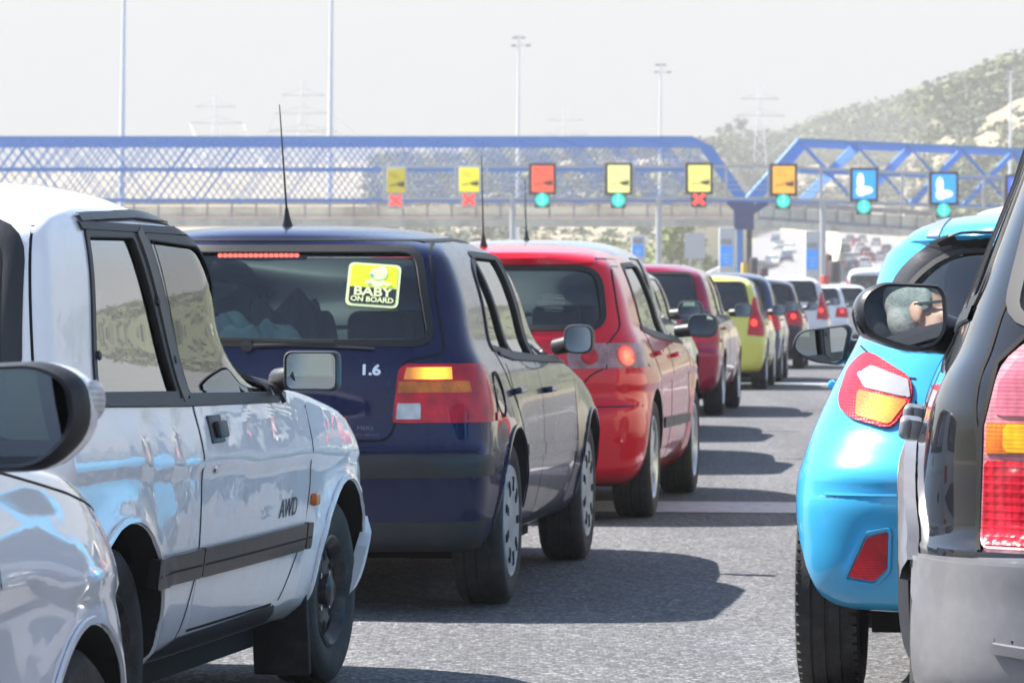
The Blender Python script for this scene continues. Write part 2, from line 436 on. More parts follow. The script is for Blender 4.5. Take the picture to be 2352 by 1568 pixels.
def tyre(r, w, rim, name, parent, c, side):
    """tyre lathe with tread grooves; outer face towards side"""
    h = w / 2; sw = (r - rim)
    prof = [(rim - .012, -h * .72), (rim, -h * .8), (rim + sw * .35, -h * .98), (rim + sw * .7, -h), (r - .018, -h * .93), (r - .004, -h * .80)]
    g = .007
    for a, b in ((-.5, -.42), (-.05, .05), (.42, .5)):
        prof += [(r, h * a * 1.0 - .001), (r - g, h * a + .0012), (r - g, h * b - .0012), (r, h * b + .001)]
    prof += [(r - .004, h * .80), (r - .018, h * .93), (rim + sw * .7, h), (rim + sw * .35, h * .98), (rim, h * .8), (rim - .012, h * .72)]
    bm = bmesh.new(); lathe(bm, prof, 72, 'y', c)
    for k in range(60 if name == 'tyre' and r == .295 else 0):          # shoulder blocks
        t = 2 * math.pi * k / 60
        for s in (-1, 1):
            q = Matrix.Rotation(-t, 3, 'Y')
            box(bm, Vector(c) + q @ Vector((r - .0125, s * h * .84, 0)), (.017, h * .20, r * .070), rot=q)
    o = bmobj(name, bm, M['rubber'], parent); return o
def wheel(C, x, side, style='alloy', steer=0):
    S = C.S; r = S['r']; tw = S.get('tw', .185); y = side * (S.get('wy', S['hw']) - tw / 2); rim = S.get('rim', r * .62)
    root = bpy.data.objects.new('wheel', None); COL.objects.link(root); root.parent = C.root; root.location = (x, y, r); root.empty_display_size = .1
    if steer: root.rotation_euler = (0, 0, steer)
    tyre(r, tw, rim, 'tyre', root, (0, 0, 0), side)
    h = tw / 2 * side; bm = bmesh.new()
    mt = M['alloy']
    if style == 'steel':
        lathe(bm, [(rim + .004, h * .86), (rim - .004, h * .9), (rim - .014, h * .78), (rim - .03, h * .55), (rim * .83, h * .40), (rim * .76, h * .48), (rim * .62, h * .62), (rim * .48, h * .55), (rim * .30, h * .50), (rim * .28, h * .8), (rim * .22, h * .9), (.001, h * .9)], 48)
        mt = M['steel']
    elif style == 'hub':
        lathe(bm, [(rim + .010, h * .88), (rim + .002, h * .98), (rim - .012, h * .93), (rim * .75, h * 1.0), (rim * .5, h * .98), (rim * .25, h * .9), (rim * .2, h * .94), (.001, h * .94)], 48)
        mt = M['hub']
    else:
        lathe(bm, [(rim + .006, h * .88), (rim - .002, h * .95), (rim - .016, h * .85), (rim - .03, h * .3), (rim - .04, -h * .2), (.05, -h * .2), (.001, -h * .2)], 48)
    bmesh.ops.recalc_face_normals(bm, faces=bm.faces)
    bmobj('rim', bm, mt, root)
    if style == 'alloy':
        bm = bmesh.new(); ns = S.get('spokes', 7)
        for k in range(ns):
            q = Matrix.Rotation(2 * math.pi * k / ns, 3, 'Y')
            box(bm, q @ Vector((rim * .52, h * .72, 0)), (rim * .92, .022, rim * .16), .008, rot=q)
        lathe(bm, [(.065, h * .6), (.06, h * .82), (.03, h * .88), (.001, h * .88)], 24)
        bmobj('spokes', bm, mt, root)
    elif style in ('hub', 'steel'):
        ns = 9 if style == 'hub' else 8
        for k in range(ns):
            bm = bmesh.new()
            q = Matrix.Rotation(2 * math.pi * k / ns, 3, 'Y'); rr = rim * (.70 if style == 'hub' else .66)
            if style == 'hub': box(bm, q @ Vector((rr, h * 1.0, 0)), (rim * .26, .006, rim * .15), .002, rot=q)
            else: lathe(bm, [(.018, h * .62), (.015, h * .645), (.001, h * .645)], 14, 'y', q @ Vector((rr * .98, 0, 0)))
            bmesh.ops.recalc_face_normals(bm, faces=bm.faces); bmobj('wheel_slot', bm, M['gap'], root)
        if style == 'steel':
            for k in range(4):
                bm = bmesh.new(); q = Matrix.Rotation(2 * math.pi * (k + .5) / 4, 3, 'Y'); lathe(bm, [(.011, h * .5), (.011, h * .66), (.001, h * .68)], 6, 'y', q @ Vector((rim * .40, 0, 0)))
                bmobj('wheel_nut', bm, M['chrome'], root)
    return root
def mirror(C, at, out, size, paint, shape=.35, tilt=(0, 0), depth=.11, rim='trim', outline=None):
    """door mirror. at: local centre of the glass; out: where the arm meets the body; tilt: yaw and pitch of the glass"""
    root = bpy.data.objects.new('side_mirror', None); COL.objects.link(root); root.parent = C.root; root.location = at; root.empty_display_size = .1
    w, h = size
    root.rotation_euler = (0, tilt[1], tilt[0])
    if outline is None: outline = rpoly([(-w / 2, -h / 2), (w / 2, -h / 2), (w / 2, h / 2), (-w / 2, h / 2)], min(w, h) * shape, 6)
    ol = ccw([tuple(p) for p in outline])      # in local (y, z); the glass looks along -x
    n = len(ol); bm = bmesh.new(); rings = []
    for sc, dx in ((.93, .004), (1.0, -.004), (1.06, .004), (1.09, .02), (1.08, depth * .45), (.96, depth * .78), (.72, depth * .97), (.3, depth * 1.05)):
        rings.append([bm.verts.new((dx, p[0] * sc, p[1] * sc)) for p in ol])
    for i in range(len(rings) - 1):
        for k in range(n): bm.faces.new((rings[i][k], rings[i + 1][k], rings[i + 1][(k + 1) % n], rings[i][(k + 1) % n]))
    bm.faces.new(rings[-1])
    bmesh.ops.recalc_face_normals(bm, faces=bm.faces)
    for i, f in enumerate(bm.faces): f.material_index = 1 if i < 3 * n else 0
    bmobj('mirror_housing', bm, [paint, M[rim]], root, ang=50)
    bm = bmesh.new(); g = [bm.verts.new((.003, p[0] * .95, p[1] * .95)) for p in ol]; f = bm.faces.new(g)
    if f.normal.x > 0: f.normal_flip()
    bmobj('mirror_glass', bm, M['mirror'], root, smooth=False)
    mt = Matrix.Translation(Vector(at)) @ Matrix.Rotation(tilt[0], 4, 'Z') @ Matrix.Rotation(tilt[1], 4, 'Y')
    o2 = mt.inverted() @ Vector(out); bm = bmesh.new()
    sgn = 1 if o2.y > 0 else -1
    tube(bm, [(depth * .5, sgn * w * .3, -h * .12), (depth * .55, sgn * w * .5, -h * .2), o2], [h * .34, h * .32, h * .30], 16)
    bmobj('mirror_arm', bm, M[rim], root)
    return root
def seats(C, rows=((1.05, .36), (1.05, -.36), (.25, .36), (.25, -.36)), z=.42, top=None, m='seatcloth'):
    top = top or C.S['H'] - .55
    for x, y in rows:
        bm = bmesh.new(); q = Matrix.Rotation(R(-14), 3, 'Y')
        box(bm, (x, y, (z + top) / 2), (.13, .46, top - z + .05), .05, rot=q, seg=4)
        box(bm, (x + .28, y, z), (.5, .46, .14), .05, seg=3)
        sb = bmobj('seat', bm, M[m], C.root)
        bm = bmesh.new(); box(bm, (x - .09, y, top + .13), (.10, .26, .17), .045, seg=4)
        tube(bm, [(x - .07, y - .06, top - .02), (x - .09, y - .06, top + .1)], .006, 6); tube(bm, [(x - .07, y + .06, top - .02), (x - .09, y + .06, top + .1)], .006, 6)
        bmobj('headrest', bm, M[m], sb)
def build_car(name, S, loc, yaw, paint, label, cat='car', group=None, res=1.0, wheels='alloy', simple=False, glassm='glass', sideglass=None, steer=0):
    C = Car(); C.S = S
    C.root = empty(name, (loc[0], loc[1], 0), math.pi / 2 - yaw, label, cat, group)
    V = body_grid(S, res=res); C.outer = grid_mesh(V, 'outer')
    C.bvh = BVHTree.FromPolygons([v.co for v in C.outer.vertices], [p.vertices for p in C.outer.polygons])
    me = C.outer.copy(); b = link('body', me, paint, C.root); C.body = b
    cuts = []
    Vi = body_grid(S, inner=S.get('wall', .05), zlo=S.get('floor', .36), zhi=S['H'] - .045, res=.6)
    cuts.append((grid_mesh(Vi, 'cav'), M['inner']))
    for p in S['sidewin']: cuts.append((prism(p, -1.4, 1.4, 'y'), M['seal']))
    cuts.append((prism(S['rearwin'], -1.6, S.get('rwx', .25), 'x'), M['seal']))
    cuts.append((prism(S['windscreen'], S['fire'] - 1.1, 5, 'x'), M['seal']))
    for x in (0, S['wb']):
        for s in (-1, 1):
            pl = [(x + S['arch'] * math.cos(t) * S.get('archx', 1), S['r'] + S['arch'] * math.sin(t)) for t in np.linspace(0, 2 * math.pi, 49)[:-1]]
            cuts.append((prism(pl, s * (S['hw'] - .30), s * 1.3, 'y'), M['well']))
    cut(b, cuts)
    b.data.shade_smooth(); b.data.set_sharp_from_angle(angle=R(38))
    # glazing, let in a few millimetres
    for i, p in enumerate(S['sidewin']):
        for ax in ('R', 'L'):
            gm = M[(sideglass or {}).get(i, glassm)]
            patch(C, 'side_window', grow(p, .006), ax, gm, -.008, 0)
            if not simple: band(C, 'window_seal', dens(grow(p, .004), .03, True), .026, ax, M['seal'], .0015, .004, True)
    patch(C, 'rear_window', grow(S['rearwin'], .006), 'B', M[glassm], -.008, 0, lim=lambda c: c.x < .6)
    band(C, 'rear_window_seal', dens(grow(S['rearwin'], .006), .03, True), .03, 'B', M['seal'], .0015, .004, True)
    patch(C, 'windscreen', grow(S['windscreen'], .006), 'F', M['glass'], -.008, 0, lim=lambda c: c.x > 1.0)
    for x in (0, S['wb']):
        for s in (-1, 1): wheel(C, x, s, wheels, steer if x else 0)
    seats(C, S.get('seats', ((S['wb'] * .42, .35), (S['wb'] * .42, -.35), (.22, .34), (.22, -.34))))
    bm = bmesh.new(); box(bm, (S['fire'] - .12, 0, S['belt'] - .10), (.26, S['hw'] * 1.55, .22), .06, seg=3)
    bmobj('dashboard', bm, M['trim'], C.root)
    bm = bmesh.new(); c = Vector((S['fire'] - .42, .35, S['belt'] - .06)); q = Matrix.Rotation(R(-65), 3, 'Y')
    pts = [c + q @ Vector((.18 * math.cos(t), .18 * math.sin(t), 0)) for t in np.linspace(0, 2 * math.pi, 25)]
    tube(bm, pts, .014, 8, cap=False); bar(bm, c + q @ Vector((0, .17, 0)), c + q @ Vector((0, -.17, 0)), .03); bar(bm, c, c + Vector((.25, 0, -.08)), .05)
    bmobj('steering_wheel', bm, M['trim'], C.root)
    bm = bmesh.new(); box(bm, (S['wb'] / 2, 0, .20), (S['wb'] - S['arch'] * 2 - .1, S['hw'] * 1.5, .12)); box(bm, (0, 0, S['r']), (.12, S['hw'] * 1.5, .12))
    bmobj('underbody', bm, M['well'], C.root)
    return C
def txt(body, size, m, parent, mtx, name='badge', ext=.002, sx=1.0, shear=0, bold=0):
    cu = bpy.data.curves.new('t', 'FONT'); cu.body = body; cu.size = size; cu.extrude = ext; cu.align_x = 'CENTER'; cu.align_y = 'CENTER'; cu.shear = shear; cu.offset = bold; cu.resolution_u = 3
    o = bpy.data.objects.new('t', cu); COL.objects.link(o)
    dg = bpy.context.evaluated_depsgraph_get(); dg.update(); me = bpy.data.meshes.new_from_object(o.evaluated_get(dg))
    bpy.data.objects.remove(o); bpy.data.curves.remove(cu)
    me.transform(mtx @ Matrix.Diagonal((sx, 1, 1, 1))); me.materials.clear()
    return link(name, me, m, parent)
def on(C, a, b, axis, off=.002, spin=0):          # frame lying on the body: x along the reading direction, z out of it
    h, n = ray(C, a, b, axis); d, t = AX[axis]
    xdir = {'R': Vector((1, 0, 0)), 'L': Vector((-1, 0, 0)), 'B': Vector((0, -1, 0)), 'F': Vector((0, 1, 0))}[axis]
    z = n.normalized(); x = (xdir - z * xdir.dot(z)).normalized(); y = z.cross(x)
    m = Matrix((x, y, z)).transposed().to_4x4(); m.translation = h + z * off
    return m @ Matrix.Rotation(spin, 4, 'Z')
def handle(C, x, z, side, m, L=.17):
    ax = 'R' if side < 0 else 'L'; f = on(C, x, z, ax, 0)
    bm = bmesh.new(); box(bm, (0, 0, .026), (L, .026, .018), .008, seg=3); box(bm, (-L * .42, 0, .013), (.03, .024, .03), .004); box(bm, (L * .42, 0, .013), (.03, .024, .03), .004)
    bmesh.ops.transform(bm, matrix=f, verts=bm.verts); return bmobj('door_handle', bm, m, C.root)
def antenna(C, x, y=0, L=.42, rake=.35, z=None):
    h, n = ray(C, x, y, 'T'); bm = bmesh.new()
    tube(bm, [h, h + Vector((-.01, 0, .03)), h + Vector((-.02, 0, .07))], [.022, .013, .006], 10)
    tube(bm, [h + Vector((-.02, 0, .06)), h + Vector((-.02 - L * rake * .5, 0, .06 + L * .5)), h + Vector((-.02 - L * rake, 0, .06 + L))], [.0045, .0035, .002], 6)
    bmobj('antenna', bm, M['trim'], C.root)

SL = .028
def gz(x, y): return max(0.0, SL * (y - 300))

# ---------------- road ----------------
def speck_mat():
    m, n, l, p = new_mat('asphalt')
    tc = n.new('ShaderNodeTexCoord'); v = n.new('ShaderNodeTexVoronoi'); v.inputs['Scale'].default_value = 75; l.new(tc.outputs['Object'], v.inputs['Vector'])
    cr = n.new('ShaderNodeValToRGB'); e = cr.color_ramp.elements
    e[0].position = .0; e[0].color = (.035, .036, .042, 1); e[1].position = 1; e[1].color = (.26, .26, .26, 1)
    for q, c in ((.35, (.062, .062, .068)), (.7, (.108, .108, .114)), (.9, (.17, .17, .17))):
        k = e.new(q); k.color = (*c, 1)
    sp = n.new('ShaderNodeSeparateColor'); l.new(v.outputs['Color'], sp.inputs[0]); l.new(sp.outputs[0], cr.inputs[0])
    t = n.new('ShaderNodeTexNoise'); t.inputs['Scale'].default_value = .9; t.inputs['Detail'].default_value = 9; t.inputs['Roughness'].default_value = .7; l.new(tc.outputs['Object'], t.inputs['Vector'])
    mr = n.new('ShaderNodeMapRange'); mr.inputs[1].default_value = .3; mr.inputs[2].default_value = .7; mr.inputs[3].default_value = .86; mr.inputs[4].default_value = 1.18; l.new(t.outputs['Fac'], mr.inputs[0])
    mx = n.new('ShaderNodeMix'); mx.data_type = 'RGBA'; mx.blend_type = 'MULTIPLY'; mx.inputs[0].default_value = 1; l.new(cr.outputs[0], mx.inputs[6]); l.new(mr.outputs[0], mx.inputs[7])
    # wheel tracks and drips along the lanes
    mp = n.new('ShaderNodeMapping'); mp.inputs['Rotation'].default_value = (0, 0, .13); mp.inputs['Scale'].default_value = (1.3, .05, 1); l.new(tc.outputs['Object'], mp.inputs['Vector'])
    t2 = n.new('ShaderNodeTexNoise'); t2.inputs['Scale'].default_value = 1; t2.inputs['Detail'].default_value = 4; l.new(mp.outputs[0], t2.inputs['Vector'])
    r2 = n.new('ShaderNodeMapRange'); r2.inputs[1].default_value = .3; r2.inputs[2].default_value = .7; r2.inputs[3].default_value = .80; r2.inputs[4].default_value = 1.15; l.new(t2.outputs['Fac'], r2.inputs[0])
    t3 = n.new('ShaderNodeTexNoise'); t3.inputs['Scale'].default_value = 3.5; t3.inputs['Detail'].default_value = 3; l.new(tc.outputs['Object'], t3.inputs['Vector'])
    r3 = n.new('ShaderNodeMapRange'); r3.inputs[1].default_value = .68; r3.inputs[2].default_value = .76; r3.inputs[3].default_value = 1; r3.inputs[4].default_value = .55; l.new(t3.outputs['Fac'], r3.inputs[0])
    q_ = n.new('ShaderNodeMath'); q_.operation = 'MULTIPLY'; l.new(r2.outputs[0], q_.inputs[0]); l.new(r3.outputs[0], q_.inputs[1])
    mx3 = n.new('ShaderNodeMix'); mx3.data_type = 'RGBA'; mx3.blend_type = 'MULTIPLY'; mx3.inputs[0].default_value = 1; l.new(mx.outputs[2], mx3.inputs[6]); l.new(q_.outputs[0], mx3.inputs[7])
    l.new(mx3.outputs[2], p.inputs['Base Color']); p.inputs['Roughness'].default_value = .82
    b = n.new('ShaderNodeBump'); b.inputs['Distance'].default_value = .006; b.inputs['Strength'].default_value = .8; l.new(v.outputs['Distance'], b.inputs['Height']); l.new(b.outputs[0], p.inputs['Normal'])
    return m
M['asphalt'] = speck_mat()
M['soil'] = mat('dry_soil', (.31, .26, .18), .95, vary=.35, vscale=.02, dirt=(.12, .12, .05), dscale=.035, damt=.85)
M['gantryblue'] = mat('gantry_blue', (.09, .29, .70), .5, vary=.15, vscale=2)
M['galv'] = mat('galvanised', (.55, .56, .58), .5, metal=.3, vary=.1)
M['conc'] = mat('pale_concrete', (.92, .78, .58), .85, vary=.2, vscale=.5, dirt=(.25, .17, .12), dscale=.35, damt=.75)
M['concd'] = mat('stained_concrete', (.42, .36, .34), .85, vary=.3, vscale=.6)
M['pale'] = mat('pale_steel', (.74, .77, .82), .6)
def sheet(name, pts, m, z=0, kind='structure'):
    bm = bmesh.new(); bm.faces.new([bm.verts.new((p[0], p[1], p[2] if len(p) > 2 else z)) for p in pts]); bm.normal_update()
    for f in bm.faces:
        if f.normal.z < 0: f.normal_flip()
    return tag(bmobj(name, bm, m, smooth=False), kind=kind)
sheet('ground', [(-1500, -1500), (1500, -1500), (1500, 300), (-1500, 300)], M['soil'], -.03)
sheet('ground', [(-1500, 300, -.03), (1500, 300, -.03), (1500, 1550, SL * 1250 - .03), (-1500, 1550, SL * 1250 - .03)], M['soil'])
sheet('road', [(-60, -60), (80, -60), (95, 300), (-60, 300)], M['asphalt'], 0)
s_, c_ = math.sin(.13), math.cos(.13)
def lane(u, v, z=.004):      # u across the lanes, v along them
    return (u * c_ + v * s_, -u * s_ + v * c_, z)
wp = mat('worn_road_paint', (.50, .50, .53), .7, vary=.15, dirt=(.14, .14, .15), dscale=10, damt=.75)
tag(sheet('cross_line', [lane(-6, 20.9), lane(14, 20.9), lane(14, 22.0), lane(-6, 22.0)], wp), kind='structure')
tag(sheet('cross_line', [lane(-6, 52), lane(14, 52), lane(14, 53.2), lane(-6, 53.2)], wp), kind='structure')
for i in range(9):
    for u in (-1.25 + .0, 2.9):
        if u > 2 or i > 40: tag(sheet('lane_mark', [lane(u, 38 + i * 9), lane(u + .13, 38 + i * 9), lane(u + .13, 41 + i * 9), lane(u, 41 + i * 9)], wp), kind='structure')
def RX(dx, y): return (dx - 1176) * KPX * y
def ribbon(name, rows, m, dz, kind='structure'):
    bm = bmesh.new(); pr = None
    for y, a, b in rows:
        cur = [bm.verts.new((RX(a, y), y, gz(0, y) + dz)), bm.verts.new((RX(b, y), y, gz(0, y) + dz))]
        if pr: bm.faces.new((pr[0], pr[1], cur[1], cur[0]))
        pr = cur
    return tag(bmobj(name, bm, m, smooth=False), kind=kind)
M['asphfar'] = mat('far_asphalt', (.22, .22, .23), .8, vary=.08, vscale=.1)
ribbon('highway', [(300.2, 1500, 1885), (400, 1640, 1888), (500, 1700, 1905), (600, 1722, 1900), (750, 1735, 1850), (900, 1725, 1785), (960, 1700, 1745)], M['asphfar'], .01)
ribbon('highway', [(300.2, 1912, 2350), (400, 1912, 2300), (500, 1920, 2230), (600, 1925, 2160), (750, 1915, 2080), (900, 1880, 1985), (960, 1850, 1940)], M['asphfar'], .01)
def wall(name, rows, m, h, t, label, cat='wall', base=0):
    bm = bmesh.new(); P = [Vector((RX(a, y), y, gz(0, y) + base)) for y, a in rows]
    for i in range(len(P) - 1):
        d = (P[i + 1] - P[i]); n_ = Vector((d.y, -d.x, 0)).normalized() * t
        a = [P[i], P[i] + n_, P[i + 1] + n_, P[i + 1]]
        vs = [bm.verts.new(p) for p in a] + [bm.verts.new(p + Vector((0, 0, h))) for p in a]
        for q in ((0, 1, 5, 4), (1, 2, 6, 5), (2, 3, 7, 6), (3, 0, 4, 7), (4, 5, 6, 7)): bm.faces.new([vs[k] for k in q])
    bmesh.ops.recalc_face_normals(bm, faces=bm.faces)
    o = bmobj(name, bm, m, smooth=False); return tag(o, label, cat)
wall('median_wall', [(330, 1890), (400, 1890), (500, 1908), (600, 1903), (750, 1855), (900, 1790), (960, 1748)], M['conc'], 1.0, .5, 'pale concrete median wall between the two far carriageways')
wall('retaining_wall', [(400, 1903), (500, 1916), (600, 1920), (750, 1905), (900, 1865), (960, 1830)], M['conc'], 2.0, .8, 'pale slope wall beside the right far carriageway')
wall('retaining_wall', [(600, 2175), (750, 2095), (900, 2000), (960, 1960)], M['conc'], 2.6, .8, 'cream retaining wall right of the far right carriageway')
wall('retaining_wall', [(420, 1520), (440, 1600), (470, 1665), (520, 1700)], mat('cream_wall', (.62, .55, .38), .9, vary=.1, vscale=.3), 6.5, 1, 'cream wall behind the grey sign board left of the blue column')
wall('crash_barrier', [(305, 1560), (340, 1610), (380, 1655)], M['galv'], 1.1, .3, 'grey barrier leading to the far carriageway', 'barrier', 1.0)

# ---------------- hills ----------------
PROF = [(-9000, 470), (-5000, 420), (-1500, 395), (0, 392), (300, 386), (700, 374), (1000, 352), (1200, 346), (1500, 340), (1600, 334), (1660, 318), (1720, 312), (1790, 318), (1850, 305), (1900, 292), (1950, 272), (2000, 262), (2100, 236), (2200, 200), (2352, 150), (2600, 100), (3000, 70), (3600, 30), (4500, -60), (5500, -130), (7000, -80), (9000, 40), (11000, 200)]
fpx = interp(PROF)
def foot(dx):
    return float(np.interp(dx, [1000, 1600, 1700, 1760, 2080, 2160, 2500], [560, 560, 760, 960, 960, 520, 430])), float(np.interp(dx, [1000, 1600, 1700, 1760, 2080, 2160, 2500], [1000, 980, 1050, 1180, 1180, 860, 800]))
def hill_z(dx, Y):
    f, r = foot(dx); top = CAMH + (684 - fpx(dx)) * KPX * r; b0 = gz(0, r)
    x = (dx - 1176) * KPX * Y
    t = (Y - f) / (r - f); u = t * t * (3 - 2 * t) * .35 + t * .65 if t < 1 else 1
    n_ = noise.fractal(Vector((x / 70, Y / 70, 0)), 1, 2, 5) * 5.0 * min(1, max(0, t) * 2.5)
    z = gz(0, Y) + (top - b0) * max(0, u) - (0 if t < 1 else (t - 1) ** 2 * 60) + n_ * (.5 if t < 1 else 1) - (.0 if t > 0 else 1)
    if t >= .7: z = min(z, CAMH + (684 - fpx(dx) + 3) * KPX * Y)
    return z
bm = bmesh.new(); g = []
cols = list(np.arange(-3000, -200, 120)) + list(np.arange(-200, 2700, 14)) + list(np.arange(2700, 9000, 60))
for dx in cols:
    f, r = foot(dx); row = []
    for k in range(46):
        t = -.03 + 1.33 * k / 45; Y = f + (r - f) * t
        row.append(bm.verts.new(((dx - 1176) * KPX * Y, Y, hill_z(dx, Y))))
    g.append(row)
for i in range(len(g) - 1):
    for k in range(45): bm.faces.new((g[i][k], g[i + 1][k], g[i + 1][k + 1], g[i][k + 1])).material_index = 1 if cols[i] > 2750 else 0
tag(bmobj('hills', bm, [M['soil'], mat('olive_slope', (.13, .145, .055), .95, vary=.4, vscale=.03, dirt=(.07, .09, .035), dscale=.03, damt=.9)], ang=80), kind='structure')
# low hills beside and behind the viewer
bm = bmesh.new(); g = []
for i in range(161):
    a = R(50 + 250 * i / 160); row = []
    for k in range(14):
        rr = 260 + 50 * k; h = (.075 + .03 * noise.noise(Vector((i * .08, 3, 1)))) * rr * smoothstep(260, 640, rr) + noise.noise(Vector((rr * math.cos(a) / 60, rr * math.sin(a) / 60, 7))) * 4
        row.append(bm.verts.new((rr * math.sin(a), rr * math.cos(a), float(h) - .5)))
    g.append(row)
for i in range(160):
    for k in range(13): bm.faces.new((g[i][k], g[i][k + 1], g[i + 1][k + 1], g[i + 1][k]))
bmesh.ops.recalc_face_normals(bm, faces=bm.faces)
tag(bmobj('hills', bm, mat('green_slope', (.10, .11, .05), .95, vary=.5, vscale=.03), ang=80), kind='structure')
def leafmat(name, c):
    m = mat(name, c, .8, vary=.5, vscale=.6); return m
M['leaf1'] = leafmat('olive_leaves', (.10, .13, .035)); M['leaf2'] = leafmat('dark_scrub_leaves', (.055, .075, .035)); M['leaf3'] = leafmat('bright_leaves', (.15, .19, .04))
def clump(n, seed):
    r_ = np.random.RandomState(seed); d = r_.normal(size=(n, 3)); d /= np.linalg.norm(d, axis=1)[:, None]
    rad = r_.uniform(.45, 1, n)[:, None]; c = d * rad; c[:, 2] = np.abs(c[:, 2]) * .9
    c *= (1 + .35 * np.sin(d[:, :1] * 5 + seed) * np.cos(d[:, 1:2] * 4))
    q = r_.normal(size=(n, 4, 3)) * .16
    a = r_.normal(size=(n, 3)); a /= np.linalg.norm(a, axis=1)[:, None]; b = np.cross(a, d); b /= np.linalg.norm(b, axis=1)[:, None] + 1e-6
    s = r_.uniform(.12, .24, n)[:, None]
    return np.stack([c + a * s, c + b * s, c - a * s, c - b * s], 1)
def scatter(name, spots, m, n=46, label=None, kind='stuff'):
    base = [clump(n, k) for k in range(7)]; V = []
    for i, (x, y, z, s, h) in enumerate(spots):
        a = rng.uniform(0, 6.28); c, s2 = math.cos(a), math.sin(a); b = base[i % 7]
        w = np.empty_like(b); w[..., 0] = (b[..., 0] * c - b[..., 1] * s2) * s + x; w[..., 1] = (b[..., 0] * s2 + b[..., 1] * c) * s + y; w[..., 2] = b[..., 2] * h + z
        V.append(w.reshape(-1, 3))
    V = np.concatenate(V); F = np.arange(len(V)).reshape(-1, 4)
    me = bpy.data.meshes.new(name); me.from_pydata(V.tolist(), [], F.tolist()); me.update()
    return tag(link(name, me, m), label, kind=kind)
sp1, sp2 = [], []
for _ in range(11000):
    dx = rng.uniform(850, 2600) if rng.random() < .75 else rng.uniform(2600, 8500); f, r = foot(dx); t = rng.random() ** .8; Y = f + (r - f) * t; x = (dx - 1176) * KPX * Y
    q = noise.fractal(Vector((x / 45, Y / 90, 4)), 1, 2, 4)
    ridge = t > .80 and dx > 1830
    if q > -.06 or ridge or rng.random() < .16:
        s = rng.uniform(1.2, 2.8) * (1.6 if ridge else 1) ; (sp1 if (ridge and rng.random() < .75) or rng.random() < .3 else sp2).append((x, Y, hill_z(dx, Y) - .3, s * 1.2, s))
scatter('woodland', sp1, M['leaf1'], 40, 'olive green trees and bushes along the hill crest')
scatter('scrub', sp2, M['leaf2'], 34, 'dark scrub spread over the dry hillside')
sp3 = []
for _ in range(900):
    dx = rng.uniform(900, 1650); Y = rng.uniform(380, 560); x = RX(dx, Y)
    if noise.noise(Vector((x / 18, Y / 40, 9))) > -.05: s = rng.uniform(1, 2.4); sp3.append((x, Y, gz(0, Y) - .2, s * 1.3, s))
scatter('scrub', sp3, M['leaf3'], 34, 'pale green scrub on the bank below the footbridge')
def tree(dx, y, Y, h, label, m='leaf2', name='broadleaf_tree', group=None, z=None, w=.36):
    x = RX(dx, Y); z = (CAMH - (y - 684) * KPX * Y) if z is None else z
    t = empty(name, (x, Y, z), 0, label, 'tree', group)
    bm = bmesh.new(); tube(bm, [(0, 0, -2), (.1, 0, h * .35), (.25, .1, h * .7)], [h * .035, h * .025, h * .01], 7)
    for k in range(4): a = k * 1.7; tube(bm, [(.1, 0, h * .35), (math.cos(a) * h * .2, math.sin(a) * h * .2, h * .65)], [h * .015, h * .006], 5)
    bmobj('trunk', bm, mat('bark', (.12, .09, .07), .9), t)
    V = []
    for k in range(14):
        c = clump(46, k + int(dx)); a = rng.uniform(0, 6.28); rr = rng.uniform(0, h * w * .7); s = h * rng.uniform(.13, .24)
        V.append((c * s + np.array([rr * math.cos(a), rr * math.sin(a), rng.uniform(h * .38, h * .85)])).reshape(-1, 3))
    V = np.concatenate(V); me = bpy.data.meshes.new('crown'); me.from_pydata(V.tolist(), [], np.arange(len(V)).reshape(-1, 4).tolist()); link('crown', me, M[m], t)
for dx, y, h, lb in ((1652, 322, 3.6, 'low dark tree at the left of the small hill top'), (1672, 322, 4.6, 'broad dark tree on the small hill top'), (1700, 320, 5.6, 'tall slim dark tree on the small hill top'), (1722, 326, 3.2, 'small tree at the right of the small hill top')):
    tree(dx, y, 1040, h * 1.05, lb)
for dx, Y, h, lb in ((1540, 400, 9, 'bright green tree left of the grey sign board'), (1562, 395, 11, 'tall bright green tree touching the grey sign board'), (1590, 410, 7, 'low green tree under the grey sign board'), (1385, 420, 8, 'pale green tree under the footbridge, left of the blue info panel'), (1260, 430, 7, 'small green tree under the footbridge above the red car roof')):
    tree(dx, 0, Y, h * .62, lb, 'leaf3', z=gz(0, Y), w=.5)

# ---------------- toll canopy trusses ----------------
def truss_plane(parent, a, b, hT, hB, nb, lead, tail, th, k=0):
    """one frame from a to b (ground points); diagonals cross between a top, a middle and a bottom chord"""
    bm = bmesh.new(); a, b = Vector(a), Vector(b); d = (b - a) / nb; up = Vector((0, 0, 1)); hM = (hT + hB) / 2
    bar(bm, a + up * hT, b + up * hT, th * 2.0)
    if k < 3: bar(bm, a + up * hM - d * .0, b + up * hM, th * 1.3); bar(bm, a + up * hB - d, b + up * hB + d, th * 1.1)
    for i in range(nb + 1):
        p = a + d * i
        if i < nb: bar(bm, p + up * (hT - th * .4), p + d * .5 + up * (hM + th * .2), th * .8); bar(bm, p + d + up * (hT - th * .4), p + d * .5 + up * (hM + th * .2), th * .8)
        if i < nb: bar(bm, p + d * .5 + up * hM, p + d + up * hB, th * .7); bar(bm, p + d * .5 + up * hM, p + up * hB, th * .7)
    if tail: bar(bm, b + up * hT, b + d * tail + up * hB, th * 1.3)
    if lead: bar(bm, a + up * hT, a - d * lead + up * hB, th * 1.3)
    return bmobj('truss_frame', bm, M['gantryblue'], parent, smooth=False)
def zat(y, Y): return CAMH - (y - 684) * KPX * Y
tl = empty('truss_canopy', (RX(800, 250), 250, 0), 0, 'long blue steel truss canopy over the left toll lanes', 'canopy')
